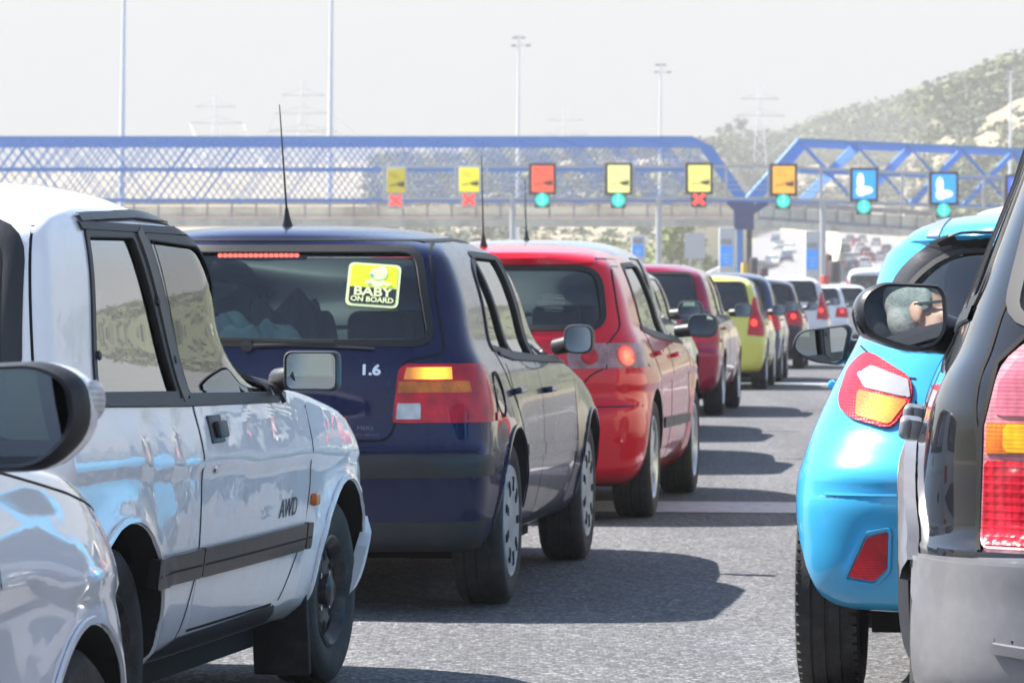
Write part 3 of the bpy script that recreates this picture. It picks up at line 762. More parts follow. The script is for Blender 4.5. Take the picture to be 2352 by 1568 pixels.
along = Vector((math.sin(.13), math.cos(.13), 0))
for k in range(7):
    o = along * (k * 2.5) - Vector(tl.location)
    truss_plane(tl, Vector((RX(-180, 250), 250, 0)) + o, Vector((RX(1592, 250), 250, 0)) + o, zat(316, 250), zat(458, 250), 17, 0, .95, .085, k)
    o = None
tr = empty('truss_canopy', (RX(2100, 262), 262, 0), 0, 'blue steel truss canopy over the right toll lanes', 'canopy')
for k in range(6):
    o = along * (k * 1.9) - Vector(tr.location)
    truss_plane(tr, Vector((RX(1832, 252), 252, 0)) + o, Vector((RX(2660, 280), 280, 0)) + o, zat(322, 252), zat(461, 252), 7, .9, 0, .12, k)
# purlins across the frames
for root, xs, y0, n_ in ((tl, range(-180, 1600, 104), 316, 8), (tr, range(1832, 2600, 118), 322, 5)):
    bm = bmesh.new()
    for x in xs:
        Yb = 250 if root is tl else 252 + (x - 1832) / 828 * 28
        p = Vector((RX(x, Yb), Yb, zat(y0, 250 if root is tl else 252))) - Vector(root.location); bar(bm, p, p + along * (n_ * 2.1), .12)
    bmobj('purlin', bm, M['gantryblue'], root, smooth=False)
col_ = empty('blue_column', (RX(1708, 254), 254, 0), 0, 'dark blue steel column with a flared head between the two canopies', 'column')
bm = bmesh.new(); z0, z1 = zat(520, 254), zat(462, 254)
bar(bm, (0, 0, z0 - .2), (0, 0, z1), 1.3, .8); bar(bm, (.2, 0, z1 - .9), (1.5, 0, z1), .5); bar(bm, (-.1, 0, z1 - .9), (-1.0, 0, z1), .4); bmobj('head', bm, mat('column_blue', (.02, .045, .20), .5), col_, smooth=False)
bm = bmesh.new(); bar(bm, (-.25, 0, -.2), (-.25, 0, z0), .42); bmobj('shaft', bm, M['gantryblue'], col_, smooth=False)
bm = bmesh.new(); bar(bm, (.38, .3, -.2), (.38, .3, z0), .34); bmobj('shaft', bm, mat('column_dark', (.04, .04, .06), .6), col_, smooth=False)

# ---------------- footbridge deck ----------------
fb = empty('footbridge', (RX(1000, 272), 272, 0), 0, 'stained beige concrete footbridge deck under the blue trusses', 'footbridge')
pts = [(-300, 270, 0), (1740, 270, 0), (2140, 292, 26)]
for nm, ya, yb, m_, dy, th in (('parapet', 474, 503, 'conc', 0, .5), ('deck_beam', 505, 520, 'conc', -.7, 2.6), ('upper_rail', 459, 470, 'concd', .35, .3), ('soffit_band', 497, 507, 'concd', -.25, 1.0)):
    bm = bmesh.new()
    for (xa, Ya, da), (xb, Yb, db) in zip(pts[:-1], pts[1:]):
        A = Vector((RX(xa, Ya), Ya + dy, 0)); B = Vector((RX(xb, Yb), Yb + dy, 0)); pr = None
        za = (zat(yb + da, Ya), zat(ya + da, Ya)); zb = (zat(yb + db, Yb), zat(ya + db, Yb))
        v = [bm.verts.new(q - Vector(fb.location)) for q in (A + Vector((0, 0, za[0])), B + Vector((0, 0, zb[0])), B + Vector((0, 0, zb[1])), A + Vector((0, 0, za[1])), A + Vector((0, th, za[0])), B + Vector((0, th, zb[0])), B + Vector((0, th, zb[1])), A + Vector((0, th, za[1])))]
        for q in ((0, 1, 2, 3), (5, 4, 7, 6), (3, 2, 6, 7), (4, 5, 1, 0), (0, 3, 7, 4), (1, 5, 6, 2)): bm.faces.new([v[k] for k in q])
    bmesh.ops.recalc_face_normals(bm, faces=bm.faces); bmobj(nm, bm, M[m_], fb, smooth=False)
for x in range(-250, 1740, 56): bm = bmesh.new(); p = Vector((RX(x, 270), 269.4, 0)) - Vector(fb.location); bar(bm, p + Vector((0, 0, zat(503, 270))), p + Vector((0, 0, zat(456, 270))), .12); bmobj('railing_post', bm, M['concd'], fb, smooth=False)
for i in range(12):
    bm = bmesh.new(); t = i / 11; x = 1740 + 400 * t; Y = 270 + 22 * t; p = Vector((RX(x, Y), Y - .6, 0)) - Vector(fb.location); bar(bm, p + Vector((0, 0, zat(503 + 26 * t, Y))), p + Vector((0, 0, zat(458 + 26 * t, Y))), .12); bmobj('railing_post', bm, M['concd'], fb, smooth=False)

# ---------------- lane signs on their grey gantry ----------------
sg = empty('sign_gantry', (RX(1500, 246), 246, 0), 0, 'light grey gantry carrying the lane signs in front of the blue trusses', 'gantry')
def gP(x, y, Y=246): return Vector((RX(x, Y), Y, zat(y, Y))) - Vector(sg.location)
def sag(x): return 0 if x < 1780 else (x - 1780) / 572 * 27
for y in (383, 456):
    bm = bmesh.new(); bar(bm, gP(878, y), gP(1780, y), .16); bar(bm, gP(1780, y), gP(2480, y + 33), .16); bmobj('rail', bm, M['galv'], sg, smooth=False)
bm = bmesh.new()
for y in (412, 425, 436): bar(bm, gP(878, y), gP(1780, y), .05); bar(bm, gP(1780, y), gP(2480, y + 33), .05)
bmobj('cable', bm, M['galv'], sg, smooth=False)
for x in (881, 1046, 1118, 1216, 1390, 1455, 1575, 1668, 1766, 1885, 1953, 2072, 2134, 2260, 2306):
    bm = bmesh.new(); bar(bm, gP(x, 458 + sag(x)), gP(x, 381 + sag(x)), .17); bmobj('upright', bm, M['galv'], sg, smooth=False)
for x in (1178, 1513, 1890):
    bm = bmesh.new(); q = gP(x, 456 + sag(x)); tube(bm, [(q.x, q.y, -.2), (q.x, q.y, q.z)], .2, 10); bmobj('leg', bm, M['galv'], sg)
blackp = M['seal']
SG = [(910, 415, 42, 55, (.62, .52, .01), .55, 0, 'dull yellow lane sign with a hand symbol above a red cross, leftmost', 'x'), (1078, 413, 46, 55, (.95, .85, .01), .75, 0, 'bright yellow lane sign without a black case, second from the left', 'x'),
      (1246, 411, 50, 60, (1, .10, .04), .95, 1, 'red orange lane sign above a green arrow', 'a'), (1421, 411, 50, 62, (.92, .95, .30), .95, 1, 'pale yellow lane sign above a green arrow', 'a'),
      (1606, 410, 50, 60, (.98, .88, .18), .95, 1, 'plain yellow lane sign at the left truss end, above a red cross', 'x'), (1800, 413, 50, 62, (1, .42, .03), .95, 1, 'orange lane sign above a green arrow right of the blue column', 'a'),
      (1985, 424, 52, 65, (.0, .32, 1), 1.0, 2, 'bright blue lane sign, first of three blue ones', 'a'), (2168, 433, 54, 64, (.0, .32, 1), 1.0, 2, 'bright blue lane sign, middle one of three blue ones', 'a'),
      (2342, 438, 54, 62, (.05, .15, .95), .8, 2, 'blue lane sign half hidden at the right edge', 'a')]
GRP = 'lane signs across the toll gantry'
gl_w = mat('lit_white', (.8, .95, 1), .4, emit=.4)
for x, y, w, h, c, em, kind, lb, sgn in SG:
    Y = 244.6; k = KPX * Y; t = empty('lane_sign', (RX(x, Y), Y, zat(y, Y)), 0, lb, 'sign', GRP)
    bm = bmesh.new(); W_, H_ = w * k, h * k; box(bm, (0, .2, 0), (W_ + (.35 if kind else .1), .4, H_ + (.35 if kind else .1)), .04)
    bmobj('case', bm, blackp if kind else M['galv'], t)
    bm = bmesh.new(); box(bm, (0, -.02, 0), (W_, .05, H_), .02); bmobj('lit_panel', bm, mat('lit_panel', [q * .5 for q in c], .5, emit=em * .42, ecol=c), t)
    bm = bmesh.new()
    if kind < 2:      # open hand with a ticket: line drawing and solid wedge
        tube(bm, [(-W_ * .36, -.07, -H_ * .20), (-W_ * .1, -.07, -H_ * .16), (W_ * .15, -.07, -H_ * .08), (W_ * .44, -.07, H_ * .02)], .022, 6)
        tube(bm, [(-W_ * .40, -.07, -H_ * .25), (W_ * .1, -.07, -H_ * .20), (W_ * .45, -.07, -H_ * .30)], .018, 6)
        for r_ in (.2, .3, .4): tube(bm, [(-W_ * .3 + W_ * r_ * 1.2 * math.cos(a), -.07, H_ * .02 + W_ * r_ * math.sin(a)) for a in np.linspace(.3, 1.7, 8)], .012, 5)
        v = [bm.verts.new(q) for q in ((W_ * .02, -.075, -H_ * .15), (W_ * .46, -.075, -H_ * .05), (W_ * .46, -.075, -H_ * .24), (W_ * .2, -.075, -H_ * .22))]; bm.faces.new(v)
        bmobj('hand_symbol', bm, M['gap'], t, smooth=False)
    else:
        ellipsoid(bm, (-W_ * .18, -.05, H_ * .12), (W_ * .16, .03, H_ * .30), 16); ellipsoid(bm, (W_ * .02, -.05, -H_ * .20), (W_ * .36, .03, H_ * .15), 16); ellipsoid(bm, (-W_ * .14, -.05, -H_ * .22), (W_ * .22, .03, H_ * .20), 16)
        bmobj('hand_symbol', bm, gl_w, t)
    s = empty('lane_signal', (RX(x - 1, Y), Y, zat(y + h / 2 + 18, Y)), 0, ('red cross' if sgn == 'x' else 'green arrow') + ' signal under the ' + lb.split(' above')[0].rstrip(',').replace(', leftmost', ' at the far left').replace(', at the left truss end', '').replace(' beside the end of the left truss', '').replace(', second from the left', ''), 'signal', 'lane signals under the signs')
    bm = bmesh.new(); box(bm, (0, .2, 0), (.95, .3, 1.0), .05); bmobj('case', bm, M['galv'] if not kind else blackp, s)
    bm = bmesh.new()
    if sgn == 'x':
        for a in (-.75, .75): box(bm, (0, 0, 0), (.95, .06, .26), .02, rot=Matrix.Rotation(a, 3, 'Y'))
        bmobj('cross', bm, mat('signal_red', (.9, .05, .04), .4, emit=.42, ecol=(1, .07, .05)), s)
    else:
        lathe(bm, [(.44, .0), (.44, -.04), (.001, -.05)], 24, 'y', (0, .02, 0)); bmobj('disc', bm, mat('signal_teal', (0, .4, .33), .4, emit=.28, ecol=(0, .75, .62)), s)
        bm = bmesh.new(); bar(bm, (0, -.06, .33), (0, -.06, -.2), .09, .03)
        for q in (-1, 1): bar(bm, (q * .25, -.06, 0), (0, -.06, -.30), .09, .03)
        bmobj('arrow', bm, mat('signal_green', (.2, .9, .7), .4, emit=.5, ecol=(.25, 1, .75)), s)

# ---------------- toll island fittings ----------------
for x0, x1, yt, yb, by0, by1, Y, lb in ((1652, 1688, 522, 640, 565, 610, 236, 'white toll stand with a bright blue panel left of the blue column'), (1850, 1884, 530, 650, 573, 618, 232, 'white toll stand with a bright blue panel beside the grey gantry leg'), (1450, 1483, 540, 620, 562, 590, 238, 'white toll stand with a blue panel above the silver roof')):
    t = empty('toll_stand', (RX((x0 + x1) / 2, Y), Y, 0), 0, lb, 'toll stand', 'toll stands on the islands')
    k = KPX * Y; W_ = (x1 - x0) * k; zt = zat(yt, Y)
    bm = bmesh.new(); box(bm, (0, .3, zt / 2), (W_, .5, zt), .05); bmobj('stand', bm, mat('stand_white', (.62, .63, .63), .5, vary=.1), t)
    bm = bmesh.new(); box(bm, (-.05, 0, (zat(by0, Y) + zat(by1, Y)) / 2), ((x1 - x0 - 8) * k, .06, (by1 - by0) * k), .02); bmobj('info_panel', bm, mat('panel_blue', (.02, .28, .85), .4, emit=.15), t)
    bm = bmesh.new(); box(bm, (-.05, 0, zat(by0 - 10, Y)), ((x1 - x0 - 10) * k, .05, 12 * k), .01); bmobj('display', bm, mat('panel_grey', (.35, .36, .40), .4), t)
    bm = bmesh.new()
    for q in range(3): box(bm, (-.05, -.04, zat(by0 + (by1 - by0) * (.45 + .18 * q), Y)), ((x1 - x0 - 18) * k * (1 - .15 * q), .02, 2.2 * k))
    bmobj('panel_lines', bm, mat('pale_lines', (.5, .75, .95), .5), t, smooth=False)
t = empty('sign_board', (RX(1596, 300), 300, 0), 0, 'large pale grey sign board seen from behind, right of the green trees', 'sign board')
k = KPX * 300
bm = bmesh.new(); box(bm, (0, 0, (zat(535, 300) + zat(594, 300)) / 2), (47 * k, .1, 59 * k)); bmobj('board', bm, M['galv'], t)
for q in (-1, 1): bm = bmesh.new(); bar(bm, (q * 12 * k, .15, -.2), (q * 12 * k, .15, zat(537, 300)), .15); bmobj('post', bm, M['galv'], t)
def island(x, y0, Y, cols_, label, name='crash_cushion'):
    t = empty(name, (RX(x, Y), Y, 0), 0, label, 'crash cushion'); 
    for i, (dx, w, h, c) in enumerate(cols_):
        bm = bmesh.new(); lathe(bm, [(w * .48, 0), (w * .5, .05), (w * .5, h - .1), (w * .42, h), (.001, h)], 16, 'z', (dx, i * .5, 0)); bmobj('barrel', bm, mat('barrel', c, .5, vary=.3), t)
        bm = bmesh.new(); lathe(bm, [(w * .515, h * .45), (w * .515, h * .62)], 16, 'z', (dx, i * .5, 0)); bmobj('band', bm, M['white'], t)
island(1722, 0, 225, ((-.3, .4, 3.2, (.75, .45, .03)), (.25, .5, 3.5, (.05, .04, .05)), (.85, .6, 2.9, (.09, .04, .05)), (1.4, .5, 2.2, (.05, .05, .06))), 'yellow and dark barrels at the foot of the blue column')
island(1903, 0, 215, ((-.2, .55, 2.4, (.65, .06, .03)), (.35, .7, 3.2, (.06, .04, .05)), (.1, .4, 3.6, (.10, .05, .05))), 'red and dark barrels beside the white toll stand')

# ---------------- lamp masts, pylons ----------------
def mast(x, Y, top, tilt, label):
    t = empty('lamp_mast', (RX(x, Y), Y, 0), 0, label, 'lamp mast', 'high lamp masts beyond the toll plaza')
    bm = bmesh.new(); tube(bm, [(0, 0, -.2), (tilt * .5, 0, top / 2), (tilt, 0, top)], [.26, .19, .10], 10); bmobj('mast', bm, M['pale'], t)
    for q, (dz, w) in enumerate(((0, .75), (-.75, 1.0))):
        bm = bmesh.new(); bar(bm, (tilt - w / 2, 0, top + dz), (tilt + w / 2 + q * .4, 0, top + dz - .15 * q), .10); bmobj('crossarm', bm, M['pale'], t, smooth=False)
        for s in (-1, 1): bm = bmesh.new(); box(bm, (tilt + s * w / 2 + (q * .4 if s > 0 else 0), -.1, top + dz - .1), (.5, .4, .18), .05); bmobj('lamp_head', bm, mat('lamp_head', (.30, .31, .36), .5), t)
for x, Y, top, tl_, lb in ((276, 270, 26, .35, 'tall lamp mast rising out of the picture at the far left'), (755, 275, 26, .25, 'tall lamp mast rising out of the picture above the navy car'), (1187, 370, zat(85, 370), .2, 'lamp mast with two lamp arms above the red lane sign'),
                         (1514, 412, zat(148, 412), .15, 'shorter lamp mast above the middle of the left truss'), (2318, 425, zat(165, 425), .15, 'lamp mast in front of the big hill at the right')): mast(x, Y, top, tl_, lb)
def pylon(x, Y, ytop, label, w=5):
    z0 = gz(0, Y); h = zat(ytop, Y) - z0; t = empty('power_pylon', (RX(x, Y), Y, z0), 0, label, 'pylon', 'faint power pylons on the horizon')
    bm = bmesh.new(); n_ = 9
    def wd(u): return w * (1 - u) ** 1.3 * .5 + .5
    for sx in (-1, 1):
        for sy in (-1, 1):
            for i in range(n_): a, b = i / n_, (i + 1) / n_; bar(bm, (sx * wd(a), sy * wd(a), a * h), (sx * wd(b), sy * wd(b), b * h), .11)
    for i in range(n_):
        a, b = i / n_, (i + 1) / n_
        for sy in (-1, 1): bar(bm, (-wd(a), sy * wd(a), a * h), (wd(b), sy * wd(b), b * h), .09); bar(bm, (wd(a), sy * wd(a), a * h), (-wd(b), sy * wd(b), b * h), .14)
    bmobj('lattice_tower', bm, M['pale'], t, smooth=False)
    for u, ww in ((.66, 8), (.78, 6.5), (.9, 5)):
        bm = bmesh.new(); bar(bm, (-ww, 0, u * h), (ww, 0, u * h), .3); bar(bm, (-ww, 0, u * h), (0, 0, u * h + 1.6), .15); bar(bm, (ww, 0, u * h), (0, 0, u * h + 1.6), .15); bmobj('crossarm', bm, M['galv'], t, smooth=False)
    return [Vector((RX(x, Y) + s * ww, Y, z0 + u * h)) for u, ww in ((.66, 8), (.78, 6.5)) for s in (-1, 1)]
A = pylon(497, 950, 215, 'faint pylon left of the two close together'); B = pylon(697, 900, 185, 'darker pylon above the navy car, beside a lamp mast', 6)
C_ = pylon(1298, 1050, 250, 'faintest pylon above the middle of the left truss'); D_ = pylon(1745, 1000, 195, 'faint pylon above the small hill')
k_ = 0
for P_, Q_, sp_ in ((A, B, 'the two pylons above the navy car'), (B, C_, 'the darker pylon and the faintest one'), (C_, D_, 'the faintest pylon and the small hill pylon')):
    for (a, b), wn_ in zip(zip(P_, Q_), ('lower left', 'lower right', 'upper left', 'upper right')):
        bm = bmesh.new(); tube(bm, [a.lerp(b, t) - Vector((0, 0, 14 * 4 * t * (1 - t))) for t in np.linspace(0, 1, 14)], .07, 4)
        k_ += 1; tag(bmobj('power_line', bm, M['galv']), wn_ + ' arm power line between ' + sp_, 'power line', 'power lines between the pylons')

# ---------------- paints ----------------
P_white = mat('white_paint_worn', (.93, .94, .97), .28, coat=1, vary=.04, vscale=3, bump=.004, bscale=5.5, dirt=(.36, .33, .30), dscale=4, damt=.16, dlow=.34)
P_navy = mat('navy_paint', (.004, .009, .052), .26, metal=.2, coat=.6, spec=.3, vary=.2, vscale=2.5, bump=.0007, bscale=2.5, dirt=(.05, .055, .08), dscale=3, damt=.15, dlow=.52)
P_red = mat('red_paint', (.62, .004, .022), .28, metal=.1, coat=.9, vary=.06, bump=.0008, bscale=2.5, dirt=(.20, .06, .06), dscale=4, damt=.10, dlow=.28)
P_crim = mat('crimson_paint', (.36, .008, .05), .3, metal=.3, coat=1, vary=.08, bump=.0008, bscale=3)
P_silver = mat('silver_paint', (.46, .48, .51), .3, metal=.6, coat=1, bump=.0006, bscale=2.5)
P_lilac = mat('white_silver_paint', (.80, .82, .87), .3, metal=.15, coat=1, vary=.04, bump=.0004, bscale=2.2)
P_yellow = mat('yellow_paint', (.74, .70, .14), .3, coat=1, bump=.0006, bscale=3)
P_blue = mat('sky_blue_paint', (.05, .39, .70), .27, metal=.05, coat=1, vary=.04, bump=.0004, bscale=2.2)
P_black = mat('black_paint', (.010, .010, .013), .18, metal=.2, coat=1, bump=.0006, bscale=2.6)
P_grey = mat('grey_bumper', (.25, .25, .265), .33, metal=.35, coat=.5, vary=.06, vscale=2, bump=.0005, bscale=3, dirt=(.42, .41, .40), dscale=30, damt=.2)
P_maroon = mat('dark_maroon_paint', (.035, .012, .035), .28, metal=.3, coat=1)
P_beige = mat('beige_paint', (.55, .53, .40), .35, coat=.7)
P_clean = mat('white_paint', (.72, .73, .76), .3, coat=1)
P_darkblue = mat('dark_blue_paint', (.03, .045, .12), .28, metal=.3, coat=1)

def spec(H, hw, wb, r, rear, front, width, belt, fire, sidewin, rearwin, windscreen, **kw):
    z0 = width[0][0]
    S = dict(H=H, hw=hw, wb=wb, r=r, rear=rear, front=front, width=width, belt=belt, fire=fire, sidewin=sidewin, rearwin=rearwin, windscreen=windscreen,
             arch=r + .055, lr=[(z0, .22), (.45, .30), (belt, .30), (H - .12, .26), (H - .05, .7), (H, 1.2)], lf=[(z0, .45), (.5, .7), (belt, .75), (H - .12, .45), (H - .05, .8), (H, 1.2)],
             pr=[(z0, 2.6), (.5, 3.0), (H - .12, 2.8), (H - .03, 2.2), (H, 2)], pf=[(z0, 2.3), (.6, 2.5), (H - .1, 2.5), (H, 2)])
    S.update(kw); return S
def top_of(H, w, k=(.10, .055, .025, .010, .003), s=(.955, .86, .68, .45, .25)):      # the roof rolls over to its crown
    return [(H - a, w * b) for a, b in zip(k, s)] + [(H, .03)]

# ---------------- white four-wheel-drive hatchback ----------------
def dent_white(V):
    S = WH; flare(S, V, .020, .035, ra=.33)
    x, y, z = V[..., 0], V[..., 1], V[..., 2]
    s = np.sign(y) * (np.abs(y) > .6)
    zc = .735 - .03 * (x - .0) / 1.2       # pressed waist line
    y += s * (.010 * smoothstep(zc - .006, zc + .004, z) * (1 - smoothstep(zc + .02, zc + .16, z)))
    m = s * smoothstep(.42, .5, z) * (1 - smoothstep(.84, .9, z))
    d = np.zeros_like(x)
    for cx, cz, rx, rz, a in ((.25, .80, .05, .12, -.010), (.38, .79, .035, .10, .008), (.50, .80, .06, .08, -.007), (.12, .78, .05, .12, .006), (.95, .80, .05, .04, -.007), (1.12, .83, .035, .03, .006), (1.22, .78, .06, .04, -.008),
                              (1.40, .82, .04, .03, .006), (1.50, .79, .07, .03, -.008), (1.62, .80, .04, .05, .005), (1.05, .62, .05, .06, .004), (1.35, .60, .07, .05, -.005), (.45, .60, .07, .06, .005), (.30, .62, .05, .05, -.004), (1.72, .62, .04, .08, -.004), (.8, .6, .05, .1, -.003)):
        d += a * np.exp(-((x - cx) / rx) ** 2 - ((z - cz) / rz) ** 2)
    V[..., 1] = y + m * d
    return V
WH = spec(1.465, .78, 2.33, .278,
    rear=[(.22, -.42), (.30, -.47), (.38, -.53), (.56, -.53), (.60, -.50), (.80, -.50), (.95, -.48), (1.25, -.40), (1.34, -.35), (1.40, -.24), (1.445, .02), (1.465, .5)],
    front=[(.22, 2.70), (.3, 2.90), (.5, 2.93), (.62, 2.92), (.70, 2.86), (.80, 2.74), (.86, 2.45), (.905, 2.08), (.925, 1.76), (1.32, 1.24), (1.38, 1.08), (1.43, .85), (1.465, .6)],
    width=[(.22, .66), (.27, .72), (.36, .75), (.55, .775), (.70, .78), (.80, .772), (.88, .757), (.93, .742), (1.31, .672)] + top_of(1.465, .672),
    belt=.9, fire=1.62,
    sidewin=[rpoly([(-.10, .925), (.555, .912), (.41, 1.318), (.035, 1.315)], .02), rpoly([(.655, .905), (1.49, .888), (1.06, 1.285), (1.00, 1.303), (.53, 1.316)], .02)],
    rearwin=rpoly([(-.60, .97), (.60, .97), (.575, 1.30), (-.575, 1.30)], .07), windscreen=rpoly([(-.64, .93), (.64, .93), (.56, 1.30), (-.56, 1.30)], .05),
    arch=.335, rim=.165, tw=.165, wy=.742, deform=dent_white, barrel=.05, lr=[(.22, .25), (.5, .16), (.9, .12), (1.33, .12), (1.41, .6), (1.465, 1.0)], lf=[(.22, .35), (.5, .34), (.8, .42), (.9, .55), (1.3, .35), (1.40, .7), (1.465, 1.0)],
    seats=((1.0, .33), (1.0, -.33), (.2, 0)))
oW = (-1.692, 9.546); C = build_car('hatchback_car', WH, oW, .185, P_white, 'dented white three-door hatchback with AWD lettering and black side moulding', 'car', wheels='steel', sideglass={0: 'glassv', 1: 'glassd'}, steer=-.03)
if True:
    R_ = 'R'
    for ax in ('R', 'L'):
        d = patch(C, 'door', [(.672, .30), (1.60, .30), (1.84, .50), (1.87, .84), (1.60, .868), (.672, .892)], ax, P_white, .0022, .004)
        band(C, 'door_seam', dens([(.58, 1.325), (.662, .90), (.668, .62), (.665, .45), (.60, .28)], .03), .006, ax, M['gap'], .0005, .0012)
        band(C, 'door_seam', dens([(1.875, .85), (1.88, .62), (1.83, .48), (1.66, .30)], .03), .006, ax, M['gap'], .0005, .0012)
        band(C, 'sill_seam', dens([(.68, .295), (1.58, .295)], .05), .008, ax, M['gap'], .001, .0012)
        for a, b in ((.20, .664), (.672, 1.80), (1.815, 1.885)):
            mo = patch(C, 'side_moulding', rpoly([(a, .437), (b, .437), (b, .512), (a, .512)], .012), ax, M['gtrim'], .018, .03)
            band(C, 'moulding_groove', dens([(a + .01, .47), (b - .01, .47)], .05), .006, ax, M['gap'], .0183, .0008, parent=mo)
        patch(C, 'sill', [(.33, .235), (1.72, .235), (1.62, .29), (.62, .285), (.45, .26)], ax, M['trim'], .004, .006)
        band(C, 'rain_gutter', dens([(.02, 1.352), (.1, 1.356), (.5, 1.368), (.92, 1.36), (1.10, 1.33), (1.22, 1.28)], .03), .022, ax, M['gtrim'], .003, .008)
        band(C, 'window_frame', dens([(.0, 1.335), (.97, 1.334), (1.08, 1.303), (1.57, .875), (.60, .890), (-.12, .908)], .03), .022, ax, M['seal'], .002, .006)
        band(C, 'window_pillar', dens([(.472, 1.33), (.605, .90)], .03), .07, ax, M['trim'], .004, .006)
        band(C, 'window_pillar', dens([(1.10, 1.315), (1.60, .875)], .03), .042, ax, M['trim'], .004, .012)
        for a, b in ((-.055, 1.02), (.495, 1.15), (.575, 1.0)):
            f = on(C, a, b, ax, .006); bm = bmesh.new(); lathe(bm, [(.012, 0), (.011, .006), (.001, .008)], 12, 'z'); bmesh.ops.transform(bm, matrix=f, verts=bm.verts); bmobj('window_hinge', bm, M['seal'], C.root)
        f = on(C, .815, .815, ax, .002); bm = bmesh.new(); box(bm, (0, 0, 0), (.125, .075, .012), .005); box(bm, (.012, -.004, .014), (.085, .045, .016), .005)
        bmesh.ops.transform(bm, matrix=f, verts=bm.verts); bmobj('door_handle', bm, M['trim'], C.root)
        f = on(C, .79, .715, ax, .002); bm = bmesh.new(); lathe(bm, [(.016, 0), (.014, .006), (.006, .004), (.001, .004)], 16, 'z'); bmesh.ops.transform(bm, matrix=f, verts=bm.verts); bmobj('door_lock', bm, M['chrome'], C.root)
        f = on(C, 1.925, .575, ax, .003); bm = bmesh.new(); box(bm, (0, 0, .006), (.06, .038, .02), .009, seg=3); bmesh.ops.transform(bm, matrix=f, verts=bm.verts); bmobj('side_indicator', bm, M['ambl'], C.root)
        txt('AWD', .075, M['trim'], C.root, on(C, 1.60, .565, ax, .004), 'lettering', .0006, 1.15, .25)
        sx = patch(C, 'bumper', [(2.36, .22), (3.0, .22), (3.0, .485), (2.62, .485), (2.58, .40)], ax, M['white'], .028, .035)
        band(C, 'wheel_arch_lip', [(2.33 * q + .345 * math.cos(t), .278 + .345 * math.sin(t)) for q in (1,) for t in np.linspace(-.1, math.pi + .1, 40)], .016, ax, P_white, .001, .008)
        band(C, 'wheel_arch_lip', [(.345 * math.cos(t), .278 + .345 * math.sin(t)) for t in np.linspace(-.1, math.pi + .1, 40)], .016, ax, P_white, .001, .008)
    band(C, 'rear_window_frame', dens(rpoly([(-.622, .94), (.622, .94), (.594, 1.322), (-.594, 1.322)], .08), .03, True), .05, 'B', M['trim'], .003, .003, True)
    for s in (-1, 1): band(C, 'tailgate_seam', dens([(s * .68, .66), (s * .672, .95), (s * .625, 1.33)], .03), .006, 'B', M['gap'], .001, .001)
    for s in (-1, 1):
        patch(C, 'tail_light', rpoly([(s * .50, .64), (s * .70, .64), (s * .70, .80), (s * .50, .80)], .01), 'B', M['redl'], .012, .02, lim=lambda c: c.x < -.43)
        bm = bmesh.new(); box(bm, (2.0, s * .655, .20), (.03, .17, .30), .008, rot=Matrix.Rotation(R(-10), 3, 'Y')); bmobj('mud_flap', bm, M['rubber'], C.root)
    patch(C, 'rear_bumper', [(-.80, .36), (.80, .36), (.80, .575), (-.80, .575)], 'B', M['trim'], .02, .03, lim=lambda c: c.x < -.3)
    bm = bmesh.new(); a, _ = ray(C, -.52, .95, 'B'); b, _ = ray(C, -.50, 1.22, 'B')
    tube(bm, [a + Vector((-.03, 0, 0)), (a + b) / 2 + Vector((-.035, 0, 0)), b + Vector((-.03, 0, 0))], [.016, .013, .007], 8); bmobj('rear_wiper', bm, M['orange'], C.root)
    mirror(C, (1.52, -.862, .955), (1.62, -.745, .93), (.150, .105), M['trim'], .22, tilt=(-.02, .02), depth=.07)
    mirror(C, (1.50, .90, .955), (1.60, .745, .93), (.155, .105), M['trim'], .22, tilt=(.33, 0), depth=.07)

# ---------------- navy hatchback ----------------
GO = None
def def_golf(V): return flare(GO, V, .028, .075, ra=.35)
GO = spec(1.445, .868, 2.51, .312,
    rear=[(.225, -.48), (.235, -.60), (.30, -.69), (.50, -.735), (.575, -.745), (.59, -.742), (.60, -.715), (.66, -.70), (.90, -.675), (.97, -.66), (1.355, -.47), (1.385, -.45), (1.41, -.36), (1.43, -.1), (1.445, .5)],
    front=[(.22, 3.15), (.3, 3.33), (.5, 3.39), (.62, 3.36), (.70, 3.26), (.80, 3.0), (.87, 2.6), (.91, 2.3), (.94, 2.12), (1.32, 1.42), (1.38, 1.2), (1.42, .9), (1.445, .6)],
    width=[(.22, .74), (.25, .79), (.35, .835), (.50, .862), (.6, .868), (.75, .862), (.86, .842), (.93, .815), (.98, .79), (1.15, .745), (1.31, .675)] + top_of(1.445, .675),
    belt=.93, fire=1.95,
    sidewin=[rpoly([(.42, .945), (.93, .925), (.90, 1.32), (.30, 1.325)], [.05, .02, .02, .05]), rpoly([(1.0, .922), (1.92, .905), (1.30, 1.298), (1.0, 1.318)], .03), rpoly([(-.02, .975), (.385, .948), (.28, 1.30), (.12, 1.25)], [.04, .02, .02, .06])],
    rearwin=rpoly([(-.645, 1.0), (.645, 1.0), (.565, 1.335), (-.565, 1.335)], .06), windscreen=rpoly([(-.70, .97), (.70, .97), (.57, 1.33), (-.57, 1.33)], .06),
    arch=.355, rim=.205, tw=.195, barrel=.018, deform=def_golf, lr=[(.22, .2), (.5, .26), (.93, .28), (1.33, .24), (1.395, .7), (1.445, 1.2)])
oG = (-.8588, 14.8607); C = build_car('hatchback_car', GO, oG, .135, P_navy, 'navy blue five-door hatchback with baby sticker in its rear window', 'car', wheels='hub', sideglass={0: 'glassd', 1: 'glassd', 2: 'glassd'})
